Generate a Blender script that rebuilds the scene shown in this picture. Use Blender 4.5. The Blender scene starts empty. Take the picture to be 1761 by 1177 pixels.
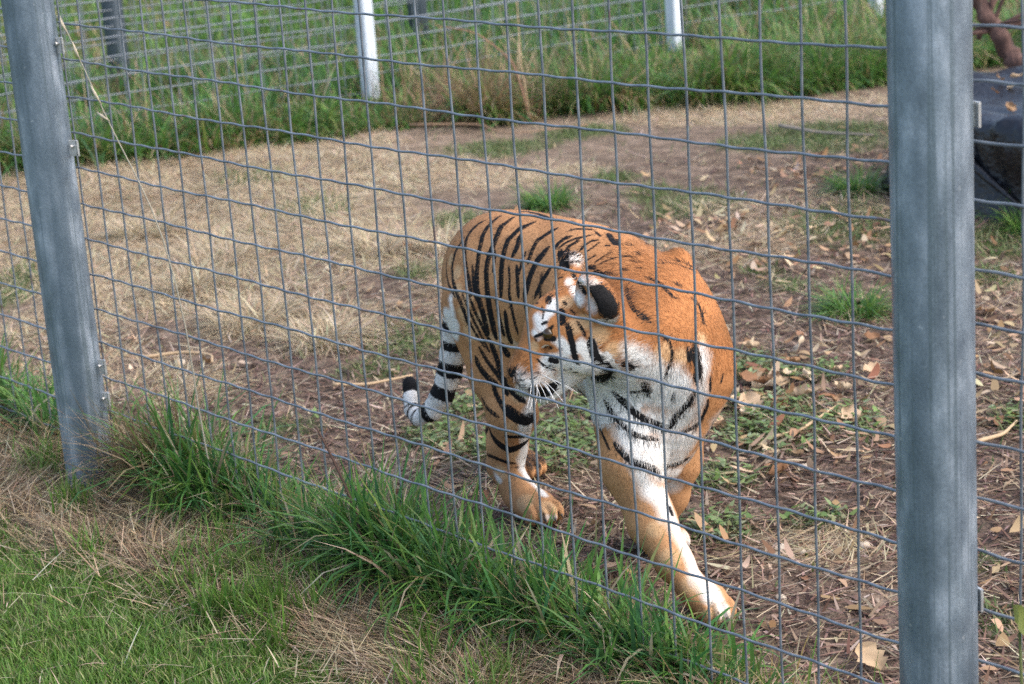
import bpy, math, random
import numpy as np
from mathutils import Matrix, Vector

rng = np.random.default_rng(7)
random.seed(7)
SC = bpy.context.scene
COL = SC.collection

# ------------------------------------------------------------------ camera
cam_data = bpy.data.cameras.new('camera')
cam = bpy.data.objects.new('camera', cam_data)
COL.objects.link(cam)
CR = [[0.66785103, 0.16379918, -0.72604741], [0.74118029, -0.23550943, 0.62863907], [-0.06802045, -0.95796928, -0.27868994]]
CC = [3.5974, -2.79712, 1.94222]
cam.matrix_world = Matrix([[CR[i][0], -CR[i][1], -CR[i][2], CC[i]] for i in range(3)] + [[0, 0, 0, 1]])
cam_data.sensor_width = 36.0
cam_data.lens = 72.666
cam_data.clip_start = 0.1
cam_data.clip_end = 600.0
cam_data.dof.use_dof = True
cam_data.dof.focus_distance = 4.55
cam_data.dof.aperture_fstop = 5.6
SC.camera = cam

# ------------------------------------------------------------------ overcast daylight
SUN_EL, SUN_AZ = math.radians(52), math.radians(62)
world = bpy.data.worlds.new('World')
SC.world = world
world.use_nodes = True
wn = world.node_tree
sky = wn.nodes.new('ShaderNodeTexSky')
sky.sky_type = 'NISHITA'
sky.sun_disc = False
sky.sun_elevation = SUN_EL
sky.sun_rotation = SUN_AZ
sky.air_density = 1.0
sky.dust_density = 3.0
wn.links.new(sky.outputs[0], wn.nodes['Background'].inputs['Color'])
wn.nodes['Background'].inputs['Strength'].default_value = 0.15
sun_data = bpy.data.lights.new('sun', 'SUN')
sun_data.energy = 0.75
sun_data.angle = math.radians(70)
sun_data.color = (1.0, 0.98, 0.95)
sun = bpy.data.objects.new('sun', sun_data)
COL.objects.link(sun)
sd = Vector((math.sin(SUN_AZ) * math.cos(SUN_EL), math.cos(SUN_AZ) * math.cos(SUN_EL), math.sin(SUN_EL)))
sun.rotation_euler = sd.to_track_quat('Z', 'Y').to_euler()
sun.location = sd * 40

SC.view_settings.view_transform = 'Standard'
SC.view_settings.look = 'None'
SC.view_settings.gamma = 1.0
SC.view_settings.use_curve_mapping = False
SC.view_settings.exposure = 1.4
SC.render.engine = 'CYCLES'
SC.cycles.max_bounces = 6
SC.cycles.transparent_max_bounces = 8
SC.cycles.use_denoising = False
SC.cycles.denoiser = 'OPENIMAGEDENOISE'
SC.cycles.denoising_input_passes = 'RGB_ALBEDO_NORMAL'
SC.cycles.denoising_prefilter = 'ACCURATE'


# ------------------------------------------------------------------ helpers
def tag(o, label=None, cat=None, group=None, kind=None):
    if label: o['label'] = label
    if cat: o['category'] = cat
    if group: o['group'] = group
    if kind: o['kind'] = kind
    return o


def empty(name, loc=(0, 0, 0)):
    o = bpy.data.objects.new(name, None)
    o.empty_display_size = 0.1
    o.location = loc
    COL.objects.link(o)
    return o


def quads_mesh(name, V, Q, mat=None, smooth=True, colors=None):
    V = np.asarray(V, np.float32); Q = np.asarray(Q, np.int32)
    me = bpy.data.meshes.new(name)
    me.vertices.add(len(V)); me.vertices.foreach_set('co', V.ravel())
    k = Q.shape[1]
    me.loops.add(Q.size); me.loops.foreach_set('vertex_index', Q.ravel())
    me.polygons.add(len(Q))
    me.polygons.foreach_set('loop_start', np.arange(len(Q), dtype=np.int32) * k)
    me.polygons.foreach_set('use_smooth', np.full(len(Q), smooth, bool))
    me.update(calc_edges=True)
    if colors is not None:
        a = me.color_attributes.new('Col', 'FLOAT_COLOR', 'POINT')
        c = np.ones((len(V), 4), np.float32); c[:, :3] = colors
        a.data.foreach_set('color', c.ravel())
    if mat: me.materials.append(mat)
    return me


def attr(me, name, vals):
    a = me.attributes.new(name, 'FLOAT', 'POINT')
    a.data.foreach_set('value', np.asarray(vals, np.float32))


def link(name, me, parent=None):
    o = bpy.data.objects.new(name, me)
    COL.objects.link(o)
    if parent:
        o.parent = parent
        o.matrix_parent_inverse = parent.matrix_basis.inverted()
    return o


class MB:
    """collects rings, boxes and tubes into one mesh"""
    def __init__(s): s.v = []; s.q = []; s.n = 0
    def add(s, v, q):
        s.v.append(np.asarray(v, float)); s.q.append(np.asarray(q, int) + s.n); s.n += len(v); return s
    def tube(s, pts, r, k=8, cap=True):
        pts = np.asarray(pts, float); n = len(pts); r = np.broadcast_to(np.asarray(r, float), (n,))
        tg = np.gradient(pts, axis=0); tg /= np.linalg.norm(tg, axis=1)[:, None] + 1e-12
        ref = np.array([0, 0, 1.0]) if abs(tg[:, 2]).mean() < 0.8 else np.array([0, 1.0, 0])
        a = np.cross(tg, ref); a /= np.linalg.norm(a, axis=1)[:, None]; b = np.cross(tg, a)
        th = np.arange(k) * 2 * math.pi / k
        V = pts[:, None] + r[:, None, None] * (np.cos(th)[None, :, None] * a[:, None] + np.sin(th)[None, :, None] * b[:, None])
        i = np.arange(n - 1)[:, None] * k; j = np.arange(k)[None]; j2 = (j + 1) % k
        Q = np.stack([i + j, i + j2, i + k + j2, i + k + j], -1).reshape(-1, 4)
        V = V.reshape(-1, 3)
        if cap:
            V = np.concatenate([V, pts[:1], pts[-1:]]); m = n * k
            jj = np.arange(0, k, 2)
            Q = np.concatenate([Q, np.stack([np.full_like(jj, m), (jj + 2) % k, jj + 1, jj], 1),
                                np.stack([np.full_like(jj, m + 1), (n - 1) * k + jj, (n - 1) * k + jj + 1, (n - 1) * k + (jj + 2) % k], 1)])
        return s.add(V, Q)
    def box(s, c, d, rot=0.0, bev=0.0):
        c = np.asarray(c, float); d = np.asarray(d, float) / 2
        ca, sa = math.cos(rot), math.sin(rot)
        if bev <= 0:
            P = np.array([[x, y, z] for z in (-1, 1) for (x, y) in ((-1, -1), (1, -1), (1, 1), (-1, 1))]) * d
            Q = [(3, 2, 1, 0), (4, 5, 6, 7), (0, 1, 5, 4), (1, 2, 6, 5), (2, 3, 7, 6), (3, 0, 4, 7)]
        else:
            P = []; o = [(-1, -1 + 2 * bev / d[1] * .5), (-1 + bev / d[0], -1), (1 - bev / d[0], -1), (1, -1 + bev / d[1]), (1, 1 - bev / d[1]), (1 - bev / d[0], 1), (-1 + bev / d[0], 1), (-1, 1 - bev / d[1])]
            o[0] = (-1, -1 + bev / d[1])
            P = np.array([[x, y, z] for z in (-1, 1) for (x, y) in o]) * d
            Q = [(i, (i + 1) % 8, 8 + (i + 1) % 8, 8 + i) for i in range(8)] + [(8, 9, 10, 15), (10, 11, 14, 15), (11, 12, 13, 14), (7, 2, 1, 0), (7, 6, 3, 2), (6, 5, 4, 3)]
        R = np.array([[ca, -sa, 0], [sa, ca, 0], [0, 0, 1]])
        return s.add(P @ R.T + c, Q)
    def mesh(s, name, mat=None, smooth=True):
        return quads_mesh(name, np.concatenate(s.v), np.concatenate(s.q), mat, smooth)
    def build(s, name, mat=None, parent=None, smooth=True):
        return link(name, s.mesh(name, mat, smooth), parent)


def smooth_noise(x, y, scale, seed):
    """value noise on a lattice, 0..1"""
    r = np.random.default_rng(seed); T = r.random((64, 64))
    x = np.asarray(x) / scale; y = np.asarray(y) / scale
    xi = np.floor(x).astype(int); yi = np.floor(y).astype(int); u = x - xi; w = y - yi
    u = u * u * (3 - 2 * u); w = w * w * (3 - 2 * w)
    g = lambda a, b: T[(xi + a) % 64, (yi + b) % 64]
    return (g(0, 0) * (1 - u) + g(1, 0) * u) * (1 - w) + (g(0, 1) * (1 - u) + g(1, 1) * u) * w


def fbm(x, y, scale, seed, oct=3):
    s = 0; a = 0.5; t = 0
    for o in range(oct):
        s = s + a * smooth_noise(x + 13.7 * o, y - 7.1 * o, scale / 2 ** o, seed + o); t += a; a *= .5
    return s / t


# ------------------------------------------------------------------ materials
class NT:
    def __init__(s, name):
        s.m = bpy.data.materials.new(name); s.m.use_nodes = True; s.t = s.m.node_tree
        s.b = s.t.nodes['Principled BSDF']; s.out = s.t.nodes['Material Output']
    def n(s, kind, **kw):
        x = s.t.nodes.new('ShaderNode' + kind)
        for k, v in kw.items(): setattr(x, k, v)
        return x
    def l(s, a, b): s.t.links.new(a, b)
    def noise(s, scale, detail=4, vec=None, stretch=None):
        x = s.n('TexNoise'); x.inputs['Scale'].default_value = scale; x.inputs['Detail'].default_value = detail
        tc = s.n('TexCoord'); src = tc.outputs['Object']
        if stretch:
            mp = s.n('Mapping'); mp.inputs['Scale'].default_value = stretch; s.l(src, mp.inputs[0]); src = mp.outputs[0]
        s.l(src, x.inputs['Vector'])
        return x.outputs['Fac']
    def ramp(s, fac, stops):
        r = s.n('ValToRGB'); e = r.color_ramp.elements
        while len(e) < len(stops): e.new(0.5)
        for el, (p, c) in zip(e, stops):
            el.position = p; el.color = (*c, 1) if len(c) == 3 else c
        s.l(fac, r.inputs[0]); return r.outputs[0]
    def mix(s, fac, a, b, mode='MIX'):
        m = s.n('MixRGB', blend_type=mode)
        for i, v in enumerate((fac, a, b)):
            if hasattr(v, 'links'): s.l(v, m.inputs[i])
            elif i == 0: m.inputs[0].default_value = v
            else: m.inputs[i].default_value = (*v, 1)
        return m.outputs[0]
    def attr(s, name):
        return s.n('Attribute', attribute_name=name)
    def bump(s, h, dist=0.01, strength=1.0):
        b = s.n('Bump'); b.inputs['Distance'].default_value = dist; b.inputs['Strength'].default_value = strength
        s.l(h, b.inputs['Height']); s.l(b.outputs[0], s.b.inputs['Normal']); return b
    def set(s, **kw):
        for k, v in kw.items():
            i = s.b.inputs[k.replace('_', ' ')]
            if hasattr(v, 'links'): s.l(v, i)
            elif isinstance(v, tuple) and len(v) == 3: i.default_value = (*v, 1)
            else: i.default_value = v
        return s


def leafy(name, trans=0.35, rough=0.5, spec=0.25):
    """colour from each blade, some light coming through it"""
    g = NT(name); a = g.attr('Col').outputs['Color']
    g.set(Base_Color=a, Roughness=rough, Specular_IOR_Level=spec)
    t = g.n('BsdfTranslucent'); g.l(a, t.inputs[0]); mx = g.n('MixShader'); mx.inputs[0].default_value = trans
    g.l(g.b.outputs[0], mx.inputs[1]); g.l(t.outputs[0], mx.inputs[2]); g.l(mx.outputs[0], g.out.inputs[0])
    return g.m


GRASS = leafy('grass_blade', 0.35, 0.45, 0.3)
STRAW = leafy('dry_straw', 0.2, 0.7, 0.15)
LEAF = leafy('dead_leaf', 0.15, 0.7, 0.15)

g = NT('galvanized_pipe')
line = g.noise(105, 4, stretch=(1, 1, .010)); broad = g.noise(16, 2, stretch=(1, 1, .05)); cloud = g.noise(20, 8, stretch=(1, 1, .45)); spang = g.noise(220, 3, stretch=(1, 1, .7))
c = g.ramp(cloud, [(.30, (.15, .19, .23)), (.52, (.25, .30, .345)), (.74, (.45, .50, .55))])
c = g.mix(g.ramp(broad, [(.40, (0, 0, 0)), (.62, (.85, .85, .85))]), c, (.105, .145, .18))
c = g.mix(g.ramp(line, [(.53, (0, 0, 0)), (.62, (.75, .75, .75))]), c, (.13, .17, .19))
c = g.mix(1, c, g.ramp(spang, [(.3, (.88, .88, .88)), (.7, (1.14, 1.14, 1.14))]), 'MULTIPLY')
n4 = g.noise(48, 3); c = g.mix(g.ramp(n4, [(.70, (0, 0, 0)), (.78, (.6, .6, .6))]), c, (.55, .59, .61))
n5 = g.noise(20, 2); c = g.mix(g.ramp(n5, [(.78, (0, 0, 0)), (.84, (.5, .5, .5))]), c, (.20, .13, .08))
g.set(Base_Color=c, Metallic=0.45, Roughness=g.ramp(cloud, [(.3, (.36,) * 3), (.7, (.56,) * 3)]), Specular_IOR_Level=.4); g.bump(spang, .0006, .6)
PIPE = g.m
g = NT('galvanized_wire')
n1 = g.noise(30, 3); n2 = g.noise(14, 2)
c = g.ramp(n1, [(.35, (.13, .15, .172)), (.65, (.235, .26, .285))])
c = g.mix(g.ramp(n2, [(.66, (0, 0, 0)), (.74, (.75, .75, .75))]), c, (.17, .085, .055))
g.set(Base_Color=c, Metallic=0.35, Roughness=.42)
WIRE = g.m
g = NT('dull_far_wire'); g.set(Base_Color=(.21, .235, .26), Metallic=.3, Roughness=.5); FARWIRE = g.m
g = NT('pale_far_post')
n1 = g.noise(7, 4, stretch=(1, 1, .3))
g.set(Base_Color=g.ramp(n1, [(.35, (.50, .55, .60)), (.7, (.72, .76, .80))]), Metallic=.1, Roughness=.5); PALEPOST = g.m
g = NT('weathered_far_pipe'); g.set(Base_Color=g.ramp(g.noise(6, 4, stretch=(1, 1, .3)), [(.35, (.09, .115, .145)), (.7, (.17, .20, .24))]), Metallic=.3, Roughness=.55); DARKPOST = g.m
g = NT('zinc_clip'); g.set(Base_Color=g.ramp(g.noise(80, 2), [(.3, (.45, .44, .42)), (.7, (.66, .65, .62))]), Metallic=.5, Roughness=.4); ZINC = g.m
# ------------------------------------------------------------------ ground
# patches: x, y, half width across the view, half length along it (metres)
GREEN_PATCHES = [[-1.84, 1.44, 0.12, 0.18], [-2.51, 2.04, 0.08, 0.11], [-3.82, 1.02, 0.11, 0.41], [-1.1, 1.06, 0.07, 0.09], [-0.62, 1.01, 0.13, 0.23], [-0.79, 1.29, 0.05, 0.11], [-1.65, 3.53, 0.19, 0.31], [-1.43, 2.84, 0.07, 0.09], [-0.76, 2.53, 0.09, 0.13], [-0.65, 1.87, 0.07, 0.13], [-0.44, 1.9, 0.09, 0.09], [-0.23, 1.5, 0.15, 0.19], [-0.04, 1.64, 0.07, 0.13], [-0.03, 1.04, 0.09, 0.1], [0.36, 0.98, 0.09, 0.06], [0.21, 0.79, 0.09, 0.1], [-2.85, 4.94, 0.23, 0.37], [-0.94, 3.62, 0.13, 0.23], [0.32, 1.9, 0.05, 0.1], [0.85, 1.03, 0.04, 0.05], [1.03, 0.8, 0.05, 0.1], [-3.13, 2.75, 0.1, 0.14], [-3.89, 2.56, 0.16, 0.19], [-3.11, 3.71, 0.08, 0.1], [-1.23, 2.72, 0.08, 0.1], [-0.68, 3.18, 0.08, 0.16], [-1.69, 1.16, 0.1, 0.1], [-2.43, 3.49, 0.17, 0.21], [-3.04, 4.59, 0.17, 0.2], [-4.72, 2.8, 0.17, 0.18], [-0.97, 0.82, 0.1, 0.11], [-1.44, 0.6, 0.11, 0.09], [-0.78, 0.83, 0.1, 0.1], [-4.05, 4.39, 0.18, 0.16], [-4.14, 3.92, 0.23, 0.19], [-2.7, 3.53, 0.1, 0.17]]
STRAW_PATCHES = [[-3.5, 1.79, 0.63, 1.31], [-4.98, 2.2, 0.5, 0.87], [-3.23, 2.32, 0.27, 0.39], [-2.18, 1.34, 0.23, 0.27], [-2.68, 1.37, 0.17, 0.3], [-3.35, 1.33, 0.28, 0.69], [-4.27, 3.05, 0.73, 0.43], [-3.61, 5.24, 0.61, 0.34], [0.47, 0.85, 0.14, 0.13], [-4.67, 2.83, 0.57, 0.44], [-4.71, 1.66, 0.26, 0.78], [-2.94, 1.2, 0.2, 0.27], [-2.04, 0.68, 0.12, 0.27], [-3.5, 3.49, 0.33, 0.27]]
DIRT_PATCHES = [[-3.03, 1.86, 0.19, 0.25], [-2.67, 1.0, 0.23, 0.23], [-2.47, 1.81, 0.13, 0.16], [-0.55, 2.13, 0.24, 0.23], [-3.87, 4.23, 0.88, 0.47], [-2.08, 1.06, 0.28, 0.22], [-2.98, 3.37, 0.52, 0.37], [-2.63, 4.13, 0.58, 0.32], [-1.68, 0.64, 0.22, 0.19], [-1.29, 0.85, 0.22, 0.18]]
LEAF_PATCHES = [[-0.48, 1.73, 0.14, 0.26], [-1.39, 3.24, 0.27, 0.37], [-2.04, 3.29, 0.24, 0.26], [-0.26, 2.65, 0.11, 0.41], [-2.27, 4.19, 0.26, 0.31], [-0.12, 1.71, 0.12, 0.16], [-1.57, 4.59, 0.1, 0.36], [0.2, 2.01, 0.08, 0.22], [-0.0, 1.29, 0.19, 0.19], [-1.55, 2.92, 0.13, 0.27]]
PA, PB = np.array([.670, .743]), np.array([-.756, .654])
BANK = np.array([(-6.3, -3.0), (-6.15, 0.5), (-6.02, 2.14), (-5.76, 2.5), (-5.51, 2.87), (-5.40, 3.35), (-5.26, 3.67), (-5.0, 4.1), (-4.6, 4.4), (-4.53, 4.69), (-4.22, 5.0), (-4.04, 5.26), (-3.82, 5.72), (-3.5, 6.4), (-3.2, 7.4), (-2.9, 9.0), (-2.5, 12.0)])


def patch_mask(x, y, patches, soft=0.5, wob=0.35):
    m = np.zeros_like(x, dtype=float)
    w = (fbm(x, y, .22, 31) - .5) * 2 * wob
    for (cx, cy, a, b) in patches:
        u = ((x - cx) * PA[0] + (y - cy) * PA[1]) / a; v = ((x - cx) * PB[0] + (y - cy) * PB[1]) / b
        d = np.sqrt(u * u + v * v) + w
        m = np.maximum(m, np.clip((1 + soft - d) / (2 * soft), 0, 1))
    return m


def bank_dist(x, y):
    """metres behind the foot of the grassy bank (positive = on the bank)"""
    xb = np.interp(y, BANK[:, 1], BANK[:, 0])
    return (xb - x) * .87


def ground_z(x, y):
    x = np.asarray(x, float); y = np.asarray(y, float)
    inside = np.clip((y - .05) / .3, 0, 1)
    b = bank_dist(x, y)
    z = (fbm(x, y, .9, 3) - .5) * .05 * inside + (fbm(x, y, .16, 5) - .5) * .022
    z = z + .035 * np.exp(-((y + .05) / .16) ** 2) - .02 - .045 * np.exp(-(((x + 1.43) / .16) ** 2 + ((y + .1) / .14) ** 2))
    s = np.clip(b / .9, 0, 1); z = z + .03 * s * s * (3 - 2 * s) * (y > -1.5)
    z = z + np.clip(b - 4, 0, 60) * .03
    flat = np.clip(1 - np.hypot(x - .0, y - .55) / .9, 0, 1)      # trodden level where the tiger walks
    return z * (1 - .75 * flat)


def axis_coords(lo, hi, step, far):
    core = np.arange(lo, hi + step / 2, step)
    a = [hi]; d = step
    while a[-1] < far: d *= 1.35; a.append(a[-1] + d)
    b = [lo]; d = step
    while b[-1] > -far: d *= 1.35; b.append(b[-1] - d)
    return np.concatenate([b[:0:-1], core, a[1:]])


gx = axis_coords(-9.0, 2.6, .035, 160); gy = axis_coords(-1.6, 9.5, .035, 160)
X, Y = np.meshgrid(gx, gy, indexing='ij'); X = X.ravel(); Y = Y.ravel(); nx, ny = len(gx), len(gy)
jit = ((np.abs(X) < 9) & (Y > -1.6) & (Y < 9.5))
V = np.stack([X, Y, ground_z(X, Y)], 1)
i, j = np.meshgrid(np.arange(nx - 1), np.arange(ny - 1), indexing='ij'); k = (i * ny + j).ravel()
Q = np.stack([k, k + ny, k + ny + 1, k + 1], 1)
g = NT('bare_ground')
soil = g.ramp(g.noise(9, 6), [(.28, (.060, .044, .034)), (.5, (.140, .102, .078)), (.72, (.25, .188, .145))])
grit = g.ramp(g.noise(120, 4), [(.3, (.55, .55, .55)), (.7, (1.35, 1.3, 1.25))]); soil = g.mix(1, soil, grit, 'MULTIPLY')
tan = g.ramp(g.noise(16, 6), [(.3, (.25, .185, .128)), (.55, (.42, .325, .228)), (.75, (.54, .44, .315))]); tan = g.mix(1, tan, grit, 'MULTIPLY')
grn = g.ramp(g.noise(30, 4), [(.35, (.045, .065, .018)), (.65, (.10, .13, .04))])
c = g.mix(g.attr('straw').outputs['Fac'], soil, tan); c = g.mix(g.attr('green').outputs['Fac'], c, grn)
g.set(Base_Color=c, Roughness=.95, Specular_IOR_Level=.1); g.bump(g.noise(70, 6), .02, .9)
me = quads_mesh('ground', V, Q, g.m)
B = bank_dist(X, Y)
near = np.clip((-.02 - Y) / .1, 0, 1)
straw_at = lambda x, y: np.clip(patch_mask(x, y, STRAW_PATCHES, .5) * .95 + np.clip((fbm(x, y, .6, 41) - .45) * 2.2, 0, .55) * np.clip((-x + .4) / 2.5, .12, 1) - patch_mask(x, y, DIRT_PATCHES, .5) * .75, 0, 1)
green_at = lambda x, y: np.clip(np.maximum(patch_mask(x, y, GREEN_PATCHES, .45), np.clip((bank_dist(x, y) + .02) / .12, 0, 1)), 0, 1)
attr(me, 'straw', np.clip(straw_at(X, Y) * (1 - near) + near * .45 + .35 * np.clip((-X - 2.2) / 2.2, 0, 1) * (Y > 0), 0, 1))
attr(me, 'green', np.clip(green_at(X, Y) * .85 + np.clip((-.34 - Y) / .1, 0, 1) * .8, 0, .9))
tag(link('ground', me), kind='structure')
# ------------------------------------------------------------------ near fence: two steel posts, square welded mesh
def sag(x):
    return np.clip(1 - (x / 1.4) ** 2, 0, 1)


fence = empty('wire_fence', (0, 0, 0))
tag(fence, 'near fence of large square steel wire mesh on two thick galvanized posts', 'fence')
WR = .0028


def h_wire(x0, x1, z, main, ph):
    x = np.arange(x0, x1 + .001, .0125)
    s = sag(x) if main else 0 * x
    zz = z - .016 * s + (.0009 + .0004 * math.sin(ph * 5)) * np.sin(2 * math.pi * (x / .1) + ph) + (.0016) * np.sin(x * 9 + ph * 3)
    yy = .019 * s + .0008 * np.sin(x * 31 + ph)
    MB().tube(np.stack([x, yy - .0035, zz], 1), WR, 6, False).build('horizontal_wire', WIRE, fence)


def v_wire(x, z0, z1, main, ph):
    z = np.arange(z0, z1 + .001, .05)
    s = sag(np.full_like(z, x)) if main else 0 * z
    xx = x + .0025 * np.sin(z * 5 + ph) + .0015 * np.sin(z * 17 + ph * 2)
    MB().tube(np.stack([xx, .019 * s + .0035, z - .016 * s], 1), WR * .95, 6, False).build('vertical_wire', WIRE, fence)


for jrow in range(-9, 15):
    h_wire(-1.40, 1.52, (14 - jrow) * .1, True, jrow * 1.3)
for ic in range(-2, 28):
    v_wire((ic - 12) * .1 + rng.normal(0, .0015), -.03, 2.35, True, ic * .7)
for n, z in enumerate((.182, .286, .390, .494, .595, .698, .801, .902, 1.007, 1.110, 1.216, 1.32, 1.42, 1.52, 1.62, 1.72, 1.82, 1.92, 2.02, 2.12, 2.22, .08)):
    h_wire(-3.2, -1.46, z, False, n * 1.1)
for n in range(15):
    v_wire(-1.545 - .106 * n, -.03, 2.3, False, n)
for n, z in enumerate((1.447, 1.356, 1.256, 1.158, 1.037, .94, .852, .731, .629, .529, .419, .318, .22, .12, .02, 1.55, 1.65, 1.75, 1.85, 1.95, 2.05, 2.15, 2.25)):
    h_wire(1.545, 3.0, z, False, n * 1.7)
for n in range(15):
    v_wire(1.560 + .101 * n, -.03, 2.3, False, n * 1.9)


def pipe_post(x, lean, zbase, clips, label):
    k = 48; z = np.concatenate([[zbase - .25], np.linspace(zbase, 2.6, 14)])
    pts = np.stack([x + lean * (z - .7), np.full_like(z, -.075), z], 1)
    m = MB().tube(pts, .0685, k)
    p = m.build('post', PIPE, fence); p['label'] = label
    cap = MB(); a = pts[-1]
    cap.tube([a + (0, 0, -.01), a + (0, 0, .015), a + (0, 0, .035), a + (0, 0, .045)], [.071, .071, .055, .01], 24).build('cap', ZINC, p)
    for cx, cz in clips:
        b = MB(); b.box((cx - .012, -.036, cz), (.030, .006, .042), .5); b.box((cx + .004, -.028, cz), (.02, .005, .042), -.35)
        b.tube([(cx - .002, -.046, cz + .006), (cx - .002, -.032, cz + .006)], .0028, 6)
        b.tube([(cx - .002, -.045, cz + .006), (cx - .002, -.042, cz + .006)], .0048, 6)
        b.build('clip', ZINC, p, False)


pipe_post(-1.416, -.004, -.04, [(-1.350, 1.244), (-1.340, .966), (-1.344, .344), (-1.346, .248)], 'slightly dull round post standing at the edge of the straw')
pipe_post(1.540, -.004, -.06, [(1.590, 1.307), (1.590, .45)], 'nearer thick round post with pale zinc streaks')

# ------------------------------------------------------------------ two far fences on the grassy bank
def far_fence(px, ang, y0, y1, name, label, posts, square):
    t = empty(name, (px, 4.42, 0)); tag(t, label, 'fence')
    dx = math.cos(ang) / math.sin(ang)
    at = lambda y: px + (y - 4.42) * dx
    mb = MB()
    ys = np.arange(y0, y1, .1)
    for y in ys:
        zb = float(ground_z(at(y), y)); mb.tube([(at(y) + .004, y, zb - .02), (at(y) + .004, y, zb + 2.2)], .0035, 4, False)
    yy = np.arange(y0, y1 + .01, .4); zb = ground_z(at(yy), yy)
    for r in range(22):
        mb.tube(np.stack([at(yy), yy, zb + .05 + .1 * r + .004 * np.sin(yy * 3 + r)], 1), .0038, 4, False)
    o = mb.build('wire_mesh', FARWIRE, t); o['kind'] = 'stuff'
    for y in posts:
        zb = float(ground_z(at(y), y))
        if square:
            b = MB(); b.box((at(y) + .05, y, zb + 1.1), (.075, .075, 2.6), ang + .35, .008)
            b.box((at(y) + .05 + .048 * math.cos(ang + .35), y + .048 * math.sin(ang + .35), zb + 1.1), (.014, .055, 2.58), ang + .35)
            b.build('post', PALEPOST, t, False)
        else:
            MB().tube([(at(y) - .06, y, zb - .3), (at(y) - .06, y, zb + 1), (at(y) - .06, y, zb + 2.4)], .066, 24).build('post', DARKPOST, t)


far_fence(-5.88, math.radians(80), -1.0, 11.5, 'far_fence', 'far mesh fence with pale square posts on the grassy bank', [.2, 2.52, 4.42, 6.56, 8.2, 10.4], True)
far_fence(-7.2, math.radians(80), 0.5, 11.5, 'far_fence', 'farthest mesh fence with dark round posts behind the pale posts', [1.6, 3.72, 5.78, 8.0, 10.2], False)
# ------------------------------------------------------------------ tub covered with black sheeting, bare tree beside it
g = NT('black_sheeting')
fold = g.noise(5, 3, stretch=(1, 1, .35)); fine = g.noise(40, 4)
g.set(Base_Color=g.ramp(fine, [(.3, (.004, .0045, .006)), (.75, (.009, .0095, .013))]), Roughness=.36, Specular_IOR_Level=.5)
mixf = g.mix(.3, g.ramp(fold, [(0, (0, 0, 0)), (1, (1, 1, 1))]), g.ramp(fine, [(0, (0, 0, 0)), (1, (1, 1, 1))]))
g.bump(mixf, .03, .8)
SHEET = g.m
tub = empty('covered_tub', (-1.0, 4.62, 0))
tag(tub, 'low black tub draped in wrinkled plastic sheeting, dead leaves lying on top', 'tub')
nu, nv = 160, 26
th = np.linspace(0, 2 * math.pi, nu, endpoint=False)
prof = [(1.03, -.03), (1.02, .03), (1.00, .10), (1.0, .17), (1.0, .24), (.99, .30), (.975, .345), (.95, .372), (.90, .385), (.84, .383), (.78, .370), (.70, .352), (.55, .345), (.35, .342), (.15, .340), (.02, .340)]
VV = []
for r, z in prof:
    n_ = 2.9
    ct, st_ = np.cos(th), np.sin(th)
    rad = (np.abs(ct / .98) ** n_ + np.abs(st_ / .70) ** n_) ** (-1 / n_)
    wr = .010 * np.sin(th * 23 + 3 * np.sin(th * 5)) * np.clip(1.1 - z / .4, .1, 1) + .012 * np.sin(th * 41 + z * 18) + .02 * np.sin(th * 9 + z * 14)
    zz = z + .012 * np.sin(th * 17) * (r > .6) + .01 * np.sin(th * 7)
    VV.append(np.stack([(rad * r + wr * (r > .3)) * ct, (rad * r + wr * (r > .3)) * st_, zz if z > .0 else np.full_like(th, z)], 1))
VV = np.concatenate(VV); np_ = len(prof)
i = np.arange(np_ - 1)[:, None] * nu; jj = np.arange(nu)[None]; j2 = (jj + 1) % nu
o = link('sheeting', quads_mesh('sheeting', VV, np.stack([i + jj, i + j2, i + nu + j2, i + nu + jj], -1).reshape(-1, 4), SHEET))
o.parent = tub
fm = MB()                                                  # a big pleat across the front and smaller ones
for (a, b, c_, r) in (((-.55, -.66, .36), (-.30, -.70, .20), (-.05, -.72, .06), .018), ((-.2, -.66, .37), (.15, -.69, .345), (.45, -.67, .35), .014)):
    t = np.linspace(0, 1, 14)[:, None]; a, b, c_ = map(np.array, (a, b, c_))
    P = (1 - t) ** 2 * a + 2 * t * (1 - t) * b + t * t * c_
    fm.tube(P, r * np.sin(np.linspace(.25, math.pi - .25, 14)), 8)
o = link('pleat', fm.mesh('pleat', SHEET)); o.parent = tub

g = NT('reddish_bark')
g.set(Base_Color=g.ramp(g.noise(25, 5, stretch=(1, 1, .3)), [(.3, (.055, .028, .022)), (.6, (.13, .068, .050)), (.8, (.21, .14, .11))]), Roughness=.85); g.bump(g.noise(60, 4, stretch=(1, 1, .25)), .01, .8)
BARK = g.m
tree = empty('bare_tree', (-1.52, 5.62, 0))
tag(tree, 'small leaning bare tree with reddish trunk and thin grey twigs behind the black tub', 'tree')


def limb(P, r0, r1, name, parent, k=8):
    P = np.asarray(P, float) - np.array(tree.location)
    t = np.linspace(0, 1, len(P)); tt = np.linspace(0, 1, 4 * len(P))
    Q = np.stack([np.interp(tt, t, P[:, a]) for a in range(3)], 1)
    Q[1:-1] = (Q[:-2] + 2 * Q[1:-1] + Q[2:]) / 4
    Q[1:-1] += rng.normal(0, r1 * .4, Q[1:-1].shape)
    o = link(name, MB().tube(Q, np.linspace(r0, r1, len(Q)), k).mesh(name, BARK)); o.parent = parent; return o


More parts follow.
